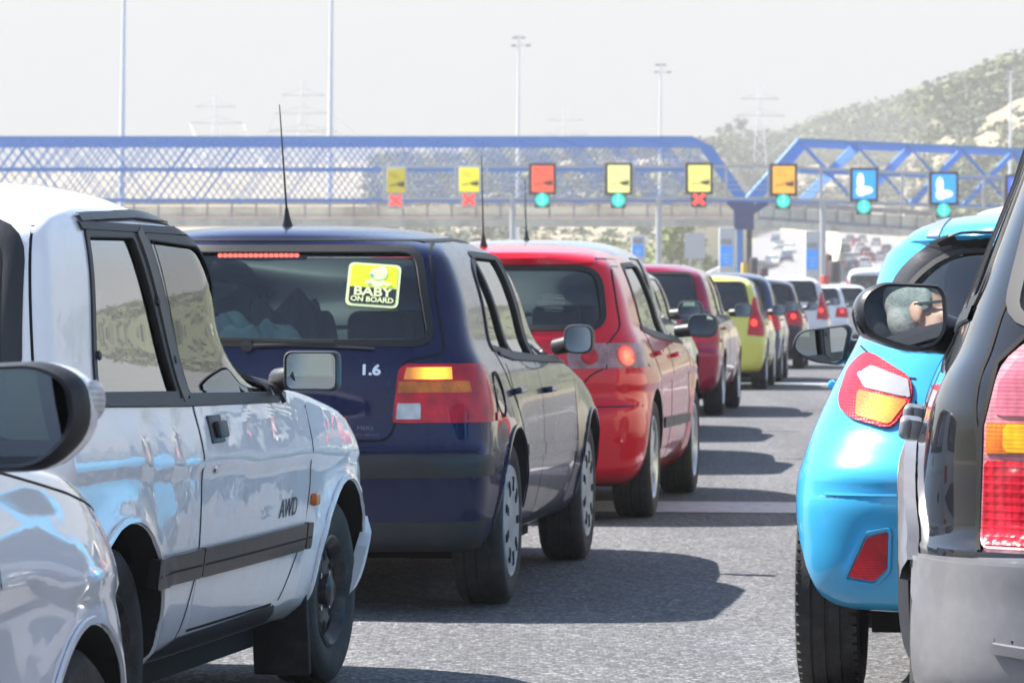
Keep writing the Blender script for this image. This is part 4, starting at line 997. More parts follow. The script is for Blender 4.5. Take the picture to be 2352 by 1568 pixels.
if True:
    for ax in ('R', 'L'):
        dr = patch(C, 'door', [(.30, .60), (.50, .29), (.955, .27), (.955, .895), (.16, .91), (.16, .80)], ax, P_navy, .0015, .003)
        df = patch(C, 'door', [(.965, .27), (1.94, .27), (2.08, .55), (2.10, .86), (.965, .895)], ax, P_navy, .0015, .003)
        for path in ([(.0, .97), (.10, .82), (.30, .62), (.46, .40), (.52, .29)], [(.965, 1.335), (.96, .90), (.962, .45), (.90, .30)], [(2.105, .90), (2.10, .55), (1.98, .28)], [(.50, .285), (1.96, .265)]):
            band(C, 'door_seam', dens(path, .03), .007, ax, M['gap'], .0006, .0012)
        patch(C, 'side_moulding', rpoly([(.42, .545), (.955, .53), (.955, .575), (.40, .59)], .01), ax, P_navy, .009, .013)
        patch(C, 'side_moulding', rpoly([(.97, .53), (2.06, .50), (2.08, .545), (.97, .575)], .01), ax, P_navy, .009, .013)
        band(C, 'sill_seam', dens([(.46, .262), (1.98, .245)], .05), .008, ax, M['gap'], .001, .002)
        band(C, 'window_frame', dens([(.10, .955), (.40, .93), (1.97, .893)], .03), .03, ax, M['seal'], .002, .005)
        band(C, 'window_pillar', dens([(.955, 1.325), (.965, .91)], .03), .05, ax, M['seal'], .002, .002)
        band(C, 'window_pillar', dens([(.29, 1.315), (.405, .94)], .03), .028, ax, M['seal'], .002, .002)
        band(C, 'roof_gutter', dens([(-.25, 1.372), (.3, 1.385), (.9, 1.38), (1.3, 1.355), (2.05, .96)], .04), .012, ax, M['seal'], .0005, .003)
        for path in (0, 2.51): band(C, 'wheel_arch_lip', [(path + .362 * math.cos(t), .312 + .362 * math.sin(t)) for t in np.linspace(.1, math.pi - .0, 40)], .012, ax, P_navy, .001, .007)
        handle(C, .20, .80, -1 if ax == 'R' else 1, P_navy); handle(C, 1.12, .785, -1 if ax == 'R' else 1, P_navy)
    f = on(C, -.22, .80, 'R', .0015); bm = bmesh.new()
    pts = [f @ Vector((.085 * math.cos(t), .085 * math.sin(t), 0)) for t in np.linspace(0, 2 * math.pi, 33)]
    tube(bm, pts, .0035, 6, cap=False); bmobj('fuel_flap', bm, M['gap'], C.root)
    for s in (-1, 1):
        lim = lambda c: c.x < -.28
        tl = patch(C, 'tail_light', rpoly([(s * .90, .705), (s * .518, .705), (s * .535, .895), (s * .56, .918), (s * .82, .918)], [0, .01, .01, .015, .03]), 'B', M['redl'], .007, .02, lim=lim)
        tl2 = patch(C, 'indicator_lens', [(s * .535, .815), (s * .79, .815), (s * .78, .855), (s * .54, .855)], 'B', M['ambl'], .0085, .004, lim=lim, parent=tl)
        h, _ = ray(C, s * .665, .885, 'B')
        mm = led_mat('brake_lamp_lit', (1, .30, .02), 1.5, tuple(h), .10) if s < 0 else M['redl']
        patch(C, 'brake_lens', [(s * .555, .862), (s * .725, .862), (s * .72, .905), (s * .565, .905)], 'B', mm, .0085, .004, lim=lim, parent=tl)
        patch(C, 'reversing_lens', rpoly([(s * .53, .718), (s * .618, .718), (s * .618, .775), (s * .535, .775)], .005), 'B', M['whitel'], .0085, .004, lim=lim, parent=tl)
    band(C, 'tailgate_seam', dens(rpoly([(-.50, .64), (.50, .64), (.53, .70), (.545, .93), (.70, .955), (.60, 1.375), (-.60, 1.375), (-.70, .955), (-.545, .93), (-.53, .70)], .04), .02, True), .009, 'B', M['gap'], .0008, .0012, True)
    patch(C, 'number_plate_recess', rpoly([(-.30, .68), (.30, .68), (.32, .84), (-.32, .84)], .03), 'B', P_navy, .002, .003)
    patch(C, 'bumper', [(-.86, .245), (.86, .245), (.86, .52), (-.86, .52)], 'B', P_navy, .004, .006, lim=lambda c: c.x < -.37, extra=[((-.375, 0, 0), (1, 0, 0))])
    patch(C, 'bumper_strip', rpoly([(-.855, .508), (.855, .508), (.855, .582), (-.855, .582)], .01), 'B', M['trim'], .012, .02, lim=lambda c: c.x < -.37, extra=[((-.40, 0, 0), (1, 0, 0))])
    patch(C, 'bumper_apron', [(-.80, .235), (.80, .235), (.83, .345), (-.83, .345)], 'B', mat('bumper_dusty', (.03, .032, .036), .7, vary=.3, dirt=(.07, .07, .068), dscale=5, damt=.6), .006, .006, lim=lambda c: c.x < -.38)
    band(C, 'bumper_seam', dens([(-.86, .60), (.86, .60)], .04), .007, 'B', M['gap'], .001, .001)
    txt('1.6', .052, M['chrome'], C.root, on(C, -.435, .895, 'B', .003), 'badge', .003, 1.2, 0, .002)
    for i, (t_, sz) in enumerate((('MERS', .020), ('AUTO SERVICE', .012))):
        txt(t_, sz, mat('faint_letters', (.16, .17, .22), .6), C.root, on(C, -.42, .685 - .024 * i, 'B', .003), 'dealer_lettering', .0005, 1.3)
    # high brake lamp, wiper, demister lines
    bl = bpy.data.objects.new('high_brake_light', None); COL.objects.link(bl); bl.parent = C.root
    bm = bmesh.new(); a, _ = ray(C, -.12, 1.325, 'B'); b, _ = ray(C, .20, 1.325, 'B')
    box(bm, (-.40, .03, 1.318), (.03, .36, .035), .006); bmobj('lamp_case', bm, M['seal'], bl)
    bm = bmesh.new()
    for k in range(16): ellipsoid(bm, (-.417, -.115 + .29 * k / 15, 1.318), (.004, .0098, .009), 10)
    bmobj('lamp_cells', bm, mat('brake_cell', (.9, .06, .05), .3, emit=1.3, ecol=(1, .10, .08)), bl)
    bm = bmesh.new()
    p = [ray(C, y, z, 'B')[0] + Vector((-.016, 0, 0)) for y, z in ((.02, .985), (-.12, .99), (-.45, .975))]
    tube(bm, p, [.010, .007, .005], 6); bar(bm, ray(C, .20, 1.012, 'B')[0] + Vector((-.02, 0, 0)), ray(C, -.30, 1.0, 'B')[0] + Vector((-.02, 0, 0)), .012, .010)
    lathe(bm, [(.022, 0), (.022, -.03), (.001, -.035)], 12, 'x', ray(C, .02, .985, 'B')[0]); bmobj('rear_wiper', bm, M['trim'], C.root)
    # baby sticker: rounded card, lime picture field, dark word field
    st = bpy.data.objects.new('window_sticker', None); COL.objects.link(st); st.parent = C.root
    h, n_ = ray(C, -.39, 1.205, 'B'); f = on(C, -.425, 1.205, 'B', .003)
    def card(name, poly, m, dz, th=.0008):
        bm = bmesh.new(); lo = [bm.verts.new((p[0], p[1], dz)) for p in poly]; hi = [bm.verts.new((p[0], p[1], dz + th)) for p in poly]; n = len(poly)
        bm.faces.new(hi); bm.faces.new(lo[::-1])
        for i in range(n): bm.faces.new((lo[i], lo[(i + 1) % n], hi[(i + 1) % n], hi[i]))
        bmesh.ops.transform(bm, matrix=f, verts=bm.verts); return bmobj(name, bm, m, st, smooth=False)
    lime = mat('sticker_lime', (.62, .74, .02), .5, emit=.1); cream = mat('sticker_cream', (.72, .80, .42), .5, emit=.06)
    card('card', rpoly([(-.097, -.092), (.097, -.092), (.097, .092), (-.097, .092)], .024), cream, 0)
    card('picture_field', rpoly([(-.086, -.010), (.086, -.010), (.086, .083), (-.086, .083)], [0, 0, .018, .018]), lime, .001)
    card('word_field', rpoly([(-.086, -.082), (.086, -.082), (.086, -.012), (-.086, -.012)], [.018, .018, 0, 0]), M['trim'], .001)
    def blob(cx, cy, rx, ry, n=18): return [(cx + rx * math.cos(2 * math.pi * k / n), cy + ry * math.sin(2 * math.pi * k / n)) for k in range(n)]
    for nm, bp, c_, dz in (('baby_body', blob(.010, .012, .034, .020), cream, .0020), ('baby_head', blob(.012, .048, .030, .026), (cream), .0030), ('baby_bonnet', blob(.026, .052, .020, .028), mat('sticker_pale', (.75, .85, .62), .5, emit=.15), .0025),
                           ('dummy', blob(-.010, .040, .007, .006), mat('sticker_teal', (.1, .55, .5), .5), .0042), ('baby_foot', blob(-.022, .010, .010, .007), cream, .0040), ('baby_hand', blob(.052, .006, .012, .009), cream, .0040)):
        card(nm, bp, c_, dz)
    txt('BABY', .053, cream, st, f @ Matrix.Translation((0, -.030, .002)), 'words', .0004, 1.12, 0, .0016)
    txt('ON BOARD', .030, cream, st, f @ Matrix.Translation((0, -.063, .002)), 'words', .0004, 1.0, 0, .001)
    bm = bmesh.new(); box(bm, (-.25, 0, .955), (.42, 1.25, .02), .008); bmobj('parcel_shelf', bm, M['seatcloth'], C.root)
    antenna(C, .10, .02, .40)
    for s in (-1, 1):
        mirror(C, (1.80, s * .905, .985), (1.90, s * .80, .95), (.118, .115), P_navy, .38, tilt=(s * .10, .02), depth=.10)
    # belongings behind the glass
    def cloth(name, c, s, m, label, seed, cat):
        bm = bmesh.new(); N = 60; g = []
        for i in range(N + 1):
            row = []
            for j in range(N + 1):
                u, v = i / N * 2 - 1, j / N * 2 - 1; rr = max(0, 1 - (u * u + v * v) ** 1.5)
                h = s[2] * rr ** .5 * (.55 + .45 * noise.noise(Vector((u * 2, v * 2, seed))) + .35 * math.sin(u * 9 + v * 5 + 3 * noise.noise(Vector((u * 3, v * 3, seed + 5)))))
                row.append(bm.verts.new((c[0] + s[0] * v, c[1] + s[1] * u, c[2] + max(h, 0))))
            g.append(row)
        for i in range(N):
            for j in range(N): bm.faces.new((g[i][j], g[i + 1][j], g[i + 1][j + 1], g[i][j + 1]))
        o = bmobj(name, bm, m); s_, c_ = math.sin(.135), math.cos(.135)
        o.location = (oG[0], oG[1], 0); o.rotation_euler = (0, 0, math.pi / 2 - .135)
        tag(o, label, cat)
    cloth('folded_blanket', (-.30, .13, .965), (.13, .27, .13), mat('teal_blanket', (.26, .40, .40), .9, vary=.3, vscale=20), 'crumpled pale teal blanket on the parcel shelf of the navy hatchback', 3, 'blanket')
    cloth('soft_bag', (-.10, -.02, .965), (.12, .20, .24), mat('brown_bag', (.055, .03, .035), .9, vary=.4), 'dark brown soft bag heaped behind the blanket inside the navy hatchback', 9, 'bag')

# ---------------- red hatchback with smoked lamps ----------------
LE = None
def def_leon(V):
    flare(LE, V, .022, .07, ra=.37)
    x, y, z = V[..., 0], V[..., 1], V[..., 2]
    zc = .70 + .04 * (x / 2.5)
    V[..., 1] = y + np.sign(y) * (np.abs(y) > .5) * .014 * (smoothstep(zc - .01, zc + .01, z) * (1 - smoothstep(zc + .03, zc + .2, z)))
    return V
LE = spec(1.455, .884, 2.578, .316,
    rear=[(.19, -.55), (.21, -.66), (.30, -.74), (.42, -.765), (.56, -.76), (.60, -.74), (.64, -.71), (.78, -.70), (.93, -.68), (.985, -.655), (1.33, -.47), (1.36, -.49), (1.385, -.47), (1.41, -.34), (1.435, -.05), (1.455, .55)],
    front=[(.2, 3.2), (.3, 3.4), (.5, 3.46), (.62, 3.42), (.72, 3.28), (.83, 3.0), (.90, 2.65), (.94, 2.35), (.98, 2.15), (1.33, 1.45), (1.39, 1.2), (1.43, .9), (1.455, .6)],
    width=[(.19, .76), (.24, .82), (.36, .865), (.52, .882), (.62, .884), (.76, .880), (.88, .862), (.95, .838), (1.0, .812), (1.15, .765), (1.32, .69)] + top_of(1.455, .69),
    belt=.96, fire=2.0,
    sidewin=[rpoly([(.10, 1.0), (.98, .955), (.95, 1.34), (.32, 1.33), (.20, 1.29)], [.05, .02, .02, .04, .06]), rpoly([(1.05, .95), (1.98, .93), (1.38, 1.31), (1.05, 1.34)], .03)],
    rearwin=rpoly([(-.665, 1.01), (.665, 1.01), (.615, 1.31), (-.615, 1.31)], [.08, .08, .10, .10]), windscreen=rpoly([(-.72, 1.0), (.72, 1.0), (.60, 1.34), (-.60, 1.34)], .06),
    arch=.365, rim=.215, tw=.205, deform=def_leon, spokes=9, lr=[(.19, .2), (.4, .40), (.93, .42), (1.33, .28), (1.40, .7), (1.455, 1.2)], pr=[(.19, 2.4), (.5, 2.6), (1.3, 2.8), (1.42, 2.2), (1.455, 2)])
C = build_car('hatchback_car', LE, (-.117, 20.664), .13, P_red, 'bright red hatchback with smoked round tail lamps behind the navy hatchback', 'car', group=None, steer=0)
for ax in ('R', 'L'):
    for path in ([(.06, .99), (.20, .80), (.40, .55), (.52, .30)], [(1.01, 1.34), (1.01, .95), (1.0, .5), (.93, .28)], [(2.16, .94), (2.14, .55), (2.02, .28)], [(.52, .28), (2.02, .26)]):
        band(C, 'door_seam', dens(path, .04), .008, ax, M['gap'], .0006, .0012)
    patch(C, 'side_moulding', rpoly([(.55, .455), (1.0, .45), (1.0, .505), (.55, .51)], .01), ax, M['trim'], .014, .02)
    patch(C, 'side_moulding', rpoly([(1.01, .45), (2.10, .44), (2.12, .49), (1.01, .505)], .01), ax, M['trim'], .014, .02)
    band(C, 'window_frame', dens([(.03, 1.0), (.5, .955), (2.06, .905)], .04), .03, ax, M['seal'], .002, .004)
    band(C, 'window_pillar', dens([(1.0, 1.34), (1.02, .94)], .03), .06, ax, M['seal'], .002, .002)
    handle(C, .30, .86, -1 if ax == 'R' else 1, P_red); handle(C, 1.20, .84, -1 if ax == 'R' else 1, P_red)
lim = lambda c: c.x < -.15
for s in (-1, 1):
    tl = patch(C, 'tail_light', rpoly([(s * .90, .80), (s * .50, .795), (s * .485, .865), (s * .52, .925), (s * .90, .925)], [0, .02, .02, .02, 0]), 'B', M['smoke'], .006, .012, lim=lim)
    for y, m_, rad in ((.60, 'redl', .045), (.775, None, .058)):
        h, n_ = ray(C, s * y, .86, 'B'); f = on(C, s * y, .86, 'B', .006)
        mm = M[m_] if m_ else led_mat('brake_lamp_lit', (1, .11, .06), 1.6, tuple(h), .06)
        bm = bmesh.new(); lathe(bm, [(rad, 0), (rad * .98, .006), (rad * .6, .012), (.001, .013)], 24, 'z'); bmesh.ops.transform(bm, matrix=f, verts=bm.verts); bmobj('round_lamp', bm, mm, tl)
    band(C, 'lamp_split', [(s * .685, .79), (s * .685, .93)], .006, 'B', M['gap'], .0065, .001, parent=tl)
band(C, 'tailgate_seam', dens(rpoly([(-.50, .60), (.50, .60), (.60, .76), (.685, .80), (.69, .93), (.745, 1.0), (.665, 1.365), (-.665, 1.365), (-.745, 1.0), (-.69, .93), (-.685, .80), (-.60, .76)], .04), .02, True), .008, 'B', M['gap'], .0008, .0012, True)
band(C, 'bumper_seam', dens([(-.86, .60), (.86, .60)], .04), .007, 'B', M['gap'], .001, .001)
patch(C, 'roof_spoiler', rpoly([(-.60, 1.335), (.60, 1.335), (.58, 1.385), (-.58, 1.385)], .02), 'B', P_red, .012, .02, lim=lim)
patch(C, 'number_plate_recess', rpoly([(-.28, .66), (.28, .66), (.30, .78), (-.30, .78)], .02), 'B', M['trim'], .002, .004)
f = on(C, -.40, 1.13, 'B', .003); bm = bmesh.new()
for i in range(9):
    yy = .055 - i * .013; w_ = .08 * math.sqrt(max(.1, 1 - (yy / .075) ** 2)); bar(bm, f @ Vector((-w_ * rng.uniform(.6, 1), yy, 0)), f @ Vector((w_ * rng.uniform(.6, 1), yy + rng.uniform(-.008, .008), 0)), .004, .001)
bmobj('window_sticker', bm, mat('sticker_silver', (.55, .65, .60), .5), C.root)
antenna(C, -.10, .02, .42, .15)
for s in (-1, 1): mirror(C, (1.90, s * .975, 1.0), (2.0, s * .82, .965), (.165, .125), M['trim'] if s < 0 else P_red, .48, tilt=(s * .22, .0), depth=.10)

# ---------------- other hatchbacks, worked out from the navy one ----------------
def rescale(S, sx=1, sy=1, sz=1, lx=0, **kw):
    N = dict(S); z_ = lambda t: [(a * sz, b) for a, b in t]
    N['rear'] = [(a * sz, b * sx + lx * (a / S['H']) ** 2) for a, b in S['rear']]; N['front'] = [(a * sz, b * sx) for a, b in S['front']]
    N['width'] = [(a * sz, b * sy) for a, b in S['width']]
    for q in ('lr', 'lf', 'pr', 'pf'): N[q] = z_(S[q])
    N['H'] = S['H'] * sz; N['hw'] = S['hw'] * sy; N['wb'] = S['wb'] * sx; N['belt'] = S['belt'] * sz; N['fire'] = S['fire'] * sx
    N['sidewin'] = [[(a * sx, b * sz) for a, b in p] for p in S['sidewin']]
    N['rearwin'] = [(a * sy, b * sz) for a, b in S['rearwin']]; N['windscreen'] = [(a * sy, b * sz) for a, b in S['windscreen']]
    N['deform'] = lambda V: flare(N, V, .02, .06, ra=.35)
    N.update(kw); return N
def far_car(S, gx, gG, yaw, paint, label, lamp='tall', name='hatchback_car', res=.6, lit=True, group=None, mir=True, gm='glass', pos=None, ant=False):
    """gx, gG: where the outer face of the rear right tyre meets the road"""
    if pos is None:
        Y = CAMH / ((gG - 684) * KPX); X = (gx - 1176) * KPX * Y; pos = (X + -S['hw'] * math.cos(yaw), Y + S['hw'] * math.sin(yaw))
    C = build_car(name, S, pos, yaw, paint, label, 'car', group, res=res, simple=True, glassm=gm)
    H, hw = S['H'], S['hw']; lim = lambda c: c.x < -.15; b = S['belt']
    for s in (-1, 1):
        if lamp == 'tall': pl = [(s * hw * .98, b * .72), (s * hw * .72, b * .74), (s * hw * .76, b * .98), (s * hw * .80, H * .80), (s * hw * .98, H * .80)]
        elif lamp == 'low': pl = [(s * hw * 1.02, b * .74), (s * hw * .62, b * .76), (s * hw * .66, b * .99), (s * hw * 1.02, b * .99)]
        else: pl = [(s * hw * 1.02, b * .70), (s * hw * .70, b * .72), (s * hw * .68, b * 1.02), (s * hw * 1.02, b * 1.02)]
        tl = patch(C, 'tail_light', rpoly(pl, .02), 'B', M['redl'], .008, .014, lim=lim)
        ym, zm = (sum(p[0] for p in pl) / len(pl)) * .97, b * .9
        h, _ = ray(C, ym, zm, 'B')
        if lit and h and tl:
            f = on(C, ym, zm, 'B', .010); bm = bmesh.new(); lathe(bm, [(.045, 0), (.04, .006), (.001, .008)], 16, 'z'); bmesh.ops.transform(bm, matrix=f, verts=bm.verts); bmobj('lamp_bulb', bm, M['redlit'], tl)
    patch(C, 'rear_bumper', [(-hw, .22), (hw, .22), (hw, b * .62), (-hw, b * .62)], 'B', paint, .006, .01, lim=lambda c: c.x < -.37)
    patch(C, 'number_plate', rpoly([(-.26, b * .68), (.26, b * .68), (.26, b * .68 + .11), (-.26, b * .68 + .11)], .01), 'B', M['white'], .004, .006, lim=lim)
    band(C, 'door_seam', dens([(S['wb'] * .38, H * .92), (S['wb'] * .385, b), (S['wb'] * .38, .3)], .06), .01, 'R', M['gap'], .001, .001)
    band(C, 'window_frame', dens([(0, b * 1.02), (S['wb'] * .8, b * .97)], .06), .035, 'R', M['seal'], .002, .003)
    handle(C, S['wb'] * .1, b * .88, -1, paint)
    if mir:
        for s in (-1, 1): mirror(C, (S['wb'] * .74, s * (hw + .075), b + .06), (S['wb'] * .78, s * hw * .93, b + .03), (.17, .13), M['trim'], .42, tilt=(s * .16, .0), depth=.10)
    if ant: antenna(C, .0, .0, .35, .2)
    return C
SIL = rescale(GO, 1.04, 1.0, 1.085); far_car(SIL, 0, 0, .135, P_silver, 'silver hatchback mostly hidden behind the bright red one, short black antenna on its roof', 'low', res=.8, pos=(.10, 26.5), ant=True)
HID = rescale(GO, 1.04, 1.03, 1.0); far_car(HID, 0, 0, .13, P_silver, 'grey hatchback hidden between the silver and crimson ones, only its door mirror showing', 'low', pos=(.42, 32.2))
C = far_car(rescale(GO, 1.0, .99, 1.045), 1663, 952, .12, P_crim, 'crimson hatchback ahead of the silver roof, with a dark rear window', 'low', res=.8, gm='glassd')
far_car(rescale(GO, .93, .94, 1.01, .05), 1762, 893, .11, P_yellow, 'lime yellow small hatchback with tall red lamps', 'tall', gm='glassd')
far_car(rescale(GO, 1.02, 1.0, 1.05), 1797, 877, .10, P_darkblue, 'dark blue hatchback just ahead of the yellow one', 'low', gm='glassd')
far_car(rescale(GO, 1.0, 1.0, 1.03), 1848, 846, .10, P_maroon, 'dark maroon hatchback with a very dark rear window', 'low', gm='glassd')
far_car(rescale(GO, 1.0, 1.0, 1.10), 1905, 822, .09, P_clean, 'white hatchback with tall red lamps beyond the maroon one', 'tall', gm='glassd')
far_car(rescale(GO, .95, .95, 1.02), 1950, 800, .09, P_lilac, 'pale silver small car with one red lamp glowing, further up the queue', 'low', gm='glassd')
far_car(rescale(GO, .95, .95, 1.04), 2005, 792, .08, P_clean, 'white hatchback furthest up the queue beside the blue mirror', 'tall', gm='glassd')

# ---------------- sky blue hatchback, right ----------------
BL = None
def def_blue(V):
    flare(BL, V, .012, .09, ra=.34)
    x, y, z = V[..., 0], V[..., 1], V[..., 2]
    V[..., 0] = x - .020 * np.exp(-((z - .655) / .045) ** 2) * (x < -.2) * (np.abs(y) > .2) + .02 * np.exp(-((np.abs(y) - .53) / .09) ** 2 - ((z - .43) / .09) ** 2) * (x < -.3)
    return V
BL = spec(1.425, .82, 2.42, .295,
    rear=[(.26, -.40), (.275, -.50), (.34, -.56), (.45, -.585), (.585, -.59), (.60, -.575), (.635, -.572), (.70, -.56), (.78, -.51), (.90, -.485), (1.03, -.455), (1.06, -.43), (1.31, -.32), (1.33, -.40), (1.35, -.43), (1.368, -.42), (1.39, -.28), (1.412, 0), (1.425, .6)],
    front=[(.26, 2.9), (.35, 3.05), (.5, 3.09), (.65, 3.05), (.8, 2.85), (.9, 2.5), (.97, 2.2), (1.0, 2.1), (1.31, 1.4), (1.38, 1.1), (1.425, .7)],
    width=[(.26, .70), (.30, .75), (.42, .785), (.60, .802), (.75, .775), (.88, .725), (.96, .685), (1.03, .65), (1.15, .61), (1.30, .555)] + top_of(1.425, .545),
    belt=.98, fire=1.95,
    sidewin=[rpoly([(.25, 1.04), (.93, 1.0), (.93, 1.30), (.40, 1.30)], .04), rpoly([(1.0, .99), (1.9, .96), (1.36, 1.27), (1.0, 1.30)], .03)],
    rearwin=rpoly([(-.50, 1.06), (.50, 1.06), (.485, 1.19), (.36, 1.295), (-.36, 1.295), (-.485, 1.20)], [.03, .03, .08, .10, .10, .08]), windscreen=rpoly([(-.66, 1.02), (.66, 1.02), (.50, 1.30), (-.50, 1.30)], .05),
    arch=.345, rim=.19, tw=.185, wy=.80, deform=def_blue, lr=[(.26, .35), (.6, .42), (.9, .55), (1.05, .6), (1.30, .5), (1.36, .7), (1.425, 1.1)], pr=[(.26, 2.6), (.6, 2.9), (.95, 2.5), (1.30, 2.5), (1.425, 2)], spokes=5)
BLY = .15; oB = (1.648, 11.354)
C = build_car('hatchback_car', BL, (oB[0], oB[1]), BLY, P_blue, 'bright sky blue small hatchback with a lit tail lamp, right of the queue', 'car', glassm='glassd')
lim = lambda c: c.x < .1
for s in (-1, 1):
    tl = patch(C, 'tail_light', rpoly([(s * .672, .87), (s * .65, .955), (s * .60, 1.00), (s * .565, .995), (s * .455, .932), (s * .45, .870), (s * .51, .785), (s * .63, .812), (s * .665, .84)], .03), 'B', M['redl'], .010, .018, lim=lim)
    patch(C, 'reversing_lens', rpoly([(s * .615, .938), (s * .57, .962), (s * .462, .925), (s * .455, .872), (s * .59, .898)], .008), 'B', mat('clear_lamp_cover', (.34, .34, .36), .18, coat=1, bump=.002, bscale=22), .013, .006, lim=lim, parent=tl)
    h, _ = ray(C, s * .545, .845, 'B')
    patch(C, 'indicator_lens', rpoly([(s * .61, .892), (s * .462, .866), (s * .515, .797), (s * .615, .820)], .012), 'B', led_mat('tail_lamp_lit', (1, .26, .012), 1.0, tuple(h), .085), .0125, .006, lim=lim, parent=tl)
    patch(C, 'fog_lamp', rpoly([(s * .632, .371), (s * .575, .486), (s * .514, .503), (s * .52, .397), (s * .556, .362)], .012), 'B', M['redl'], .006, .012, lim=lim)
    band(C, 'fog_lamp_surround', dens(rpoly([(s * .642, .362), (s * .582, .497), (s * .508, .514), (s * .512, .390), (s * .553, .350)], .015), .01, True), .010, 'B', P_blue, .0015, .007, True)
    band(C, 'bumper_crease', dens([(s * .70, .603), (s * .45, .606), (0, .61)], .03), .008, 'B', P_blue, .001, .004)
    band(C, 'rear_window_frame', dens(grow(BL['rearwin'], .03), .03, True), .05, 'B', M['trim'], .003, .003, True) if s > 0 else None
    mirror(C, (1.75, s * .87, 1.0), (1.86, s * .68, .975), (.195, .135), P_blue, .38, tilt=(-.16, .0), depth=.10, outline=rpoly([(.10, -.015), (.075, .045), (-.085, .066), (-.10, .05), (-.075, -.066), (.03, -.055)] if s > 0 else [(-.10, -.015), (-.075, .045), (.085, .066), (.10, .05), (.075, -.066), (-.03, -.055)], .03))
for path in ([(.62, 1.02), (.50, .935), (.445, .93)], [(.445, .868), (.42, .78), (.38, .70), (0, .68)]):
    for s in (-1, 1): band(C, 'tailgate_seam', dens([(s * a, b) for a, b in path], .02), .006, 'B', M['gap'], .0008, .001)
txt('H', .05, M['chrome'], C.root, on(C, .38, .885, 'B', .003), 'badge', .003, 1, .2); txt('S', .05, M['chrome'], C.root, on(C, .335, .885, 'B', .003), 'badge', .003, 1, .2)
patch(C, 'roof_strip', [(.385, 1.335), (.425, 1.335), (.40, 1.40), (.365, 1.40)], 'B', mat('roof_strip', (.16, .2, .24), .4), .004, .006)
for ax in ('L', 'R'):
    for path in ([(.40, .98), (.36, .7), (.42, .45)], [(.965, 1.36), (.97, .95), (.96, .35)]): band(C, 'door_seam', dens(path, .04), .008, ax, M['gap'], .0006, .001)
    handle(C, .50, .885, 1 if ax == 'L' else -1, P_blue); handle(C, 1.1, .88, 1 if ax == 'L' else -1, P_blue)
bm = bmesh.new(); tube(bm, [(-.42, .25, .24), (-.30, .25, .22), (.1, .2, .24)], .028, 10); ellipsoid(bm, (-.2, .35, .25), (.16, .10, .06), 14); tube(bm, [(-.44, .40, .24), (-.44, .40, .21), (-.42, .40, .205), (-.42, .40, .24)], .006, 6); bmobj('exhaust', bm, M['well'], C.root)
CB = C
# ---------------- beige tall car ahead of it ----------------
far_car(rescale(GO, 1.15, 1.06, 1.15), 0, 0, .13, P_beige, 'beige tall car ahead of the sky blue one, only its roof visible', 'tall', pos=(2.98, 19.5), res=.7)

# ---------------- black sport utility car, right foreground ----------------
SU = None
def def_suv(V):
    flare(SU, V, .022, .05, ra=.45); return V
SU = spec(1.72, .91, 2.65, .36,
    rear=[(.40, -.72), (.42, -.78), (.50, -.81), (.60, -.82), (.675, -.83), (.692, -.825), (.70, -.785), (.85, -.775), (1.0, -.76), (1.10, -.73), (1.50, -.53), (1.58, -.50), (1.63, -.47), (1.66, -.35), (1.70, .0), (1.72, .5)],
    front=[(.40, 3.3), (.5, 3.5), (.75, 3.55), (.9, 3.45), (1.0, 3.2), (1.08, 2.6), (1.12, 2.2), (1.16, 2.05), (1.56, 1.4), (1.65, 1.1), (1.72, .7)],
    width=[(.40, .89), (.46, .905), (.60, .912), (.80, .912), (.92, .90), (1.0, .872), (1.06, .838), (1.12, .815), (1.25, .765), (1.40, .705), (1.56, .645)] + top_of(1.72, .645, (.13, .08, .04, .015, .004)),
    belt=1.08, fire=2.0,
    sidewin=[rpoly([(-.35, 1.16), (.22, 1.15), (.25, 1.52), (-.10, 1.50)], [.08, .03, .03, .08]), rpoly([(.34, 1.14), (1.08, 1.12), (1.08, 1.56), (.34, 1.54)], .04), rpoly([(1.16, 1.12), (1.98, 1.11), (1.42, 1.52), (1.16, 1.56)], .03)],
    rearwin=rpoly([(-.715, 1.12), (.715, 1.12), (.62, 1.50), (-.62, 1.50)], .05), windscreen=rpoly([(-.70, 1.17), (.70, 1.17), (.60, 1.56), (-.60, 1.56)], .05),
    arch=.43, rim=.23, tw=.235, deform=def_suv, floor=.5, barrel=.045, lr=[(.40, .42), (.7, .5), (1.1, .42), (1.55, .35), (1.64, .8), (1.72, 1.3)], pr=[(.40, 2.4), (.7, 2.4), (1.5, 2.6), (1.66, 2.1), (1.72, 2)],
    seats=((1.15, .38), (1.15, -.38), (.25, .38), (.25, -.38)))
SUY = .12; oS = (1.71, 7.70)
C = build_car('sport_utility_car', SU, oS, SUY, P_black, 'black sport utility car with grey bumper at the right edge, driver reflected in its mirror', 'car', glassm='glass', sideglass={2: 'glassc'}); CS = C
lim = lambda c: c.x < .05
patch(C, 'bumper', [(-.93, .40), (.93, .40), (.93, .672), (.5, .688), (-.5, .688), (-.93, .672)], 'B', P_grey, .012, .02, lim=lambda c: c.x < -.40, extra=[((-.43, 0, 0), (1, 0, 0))])
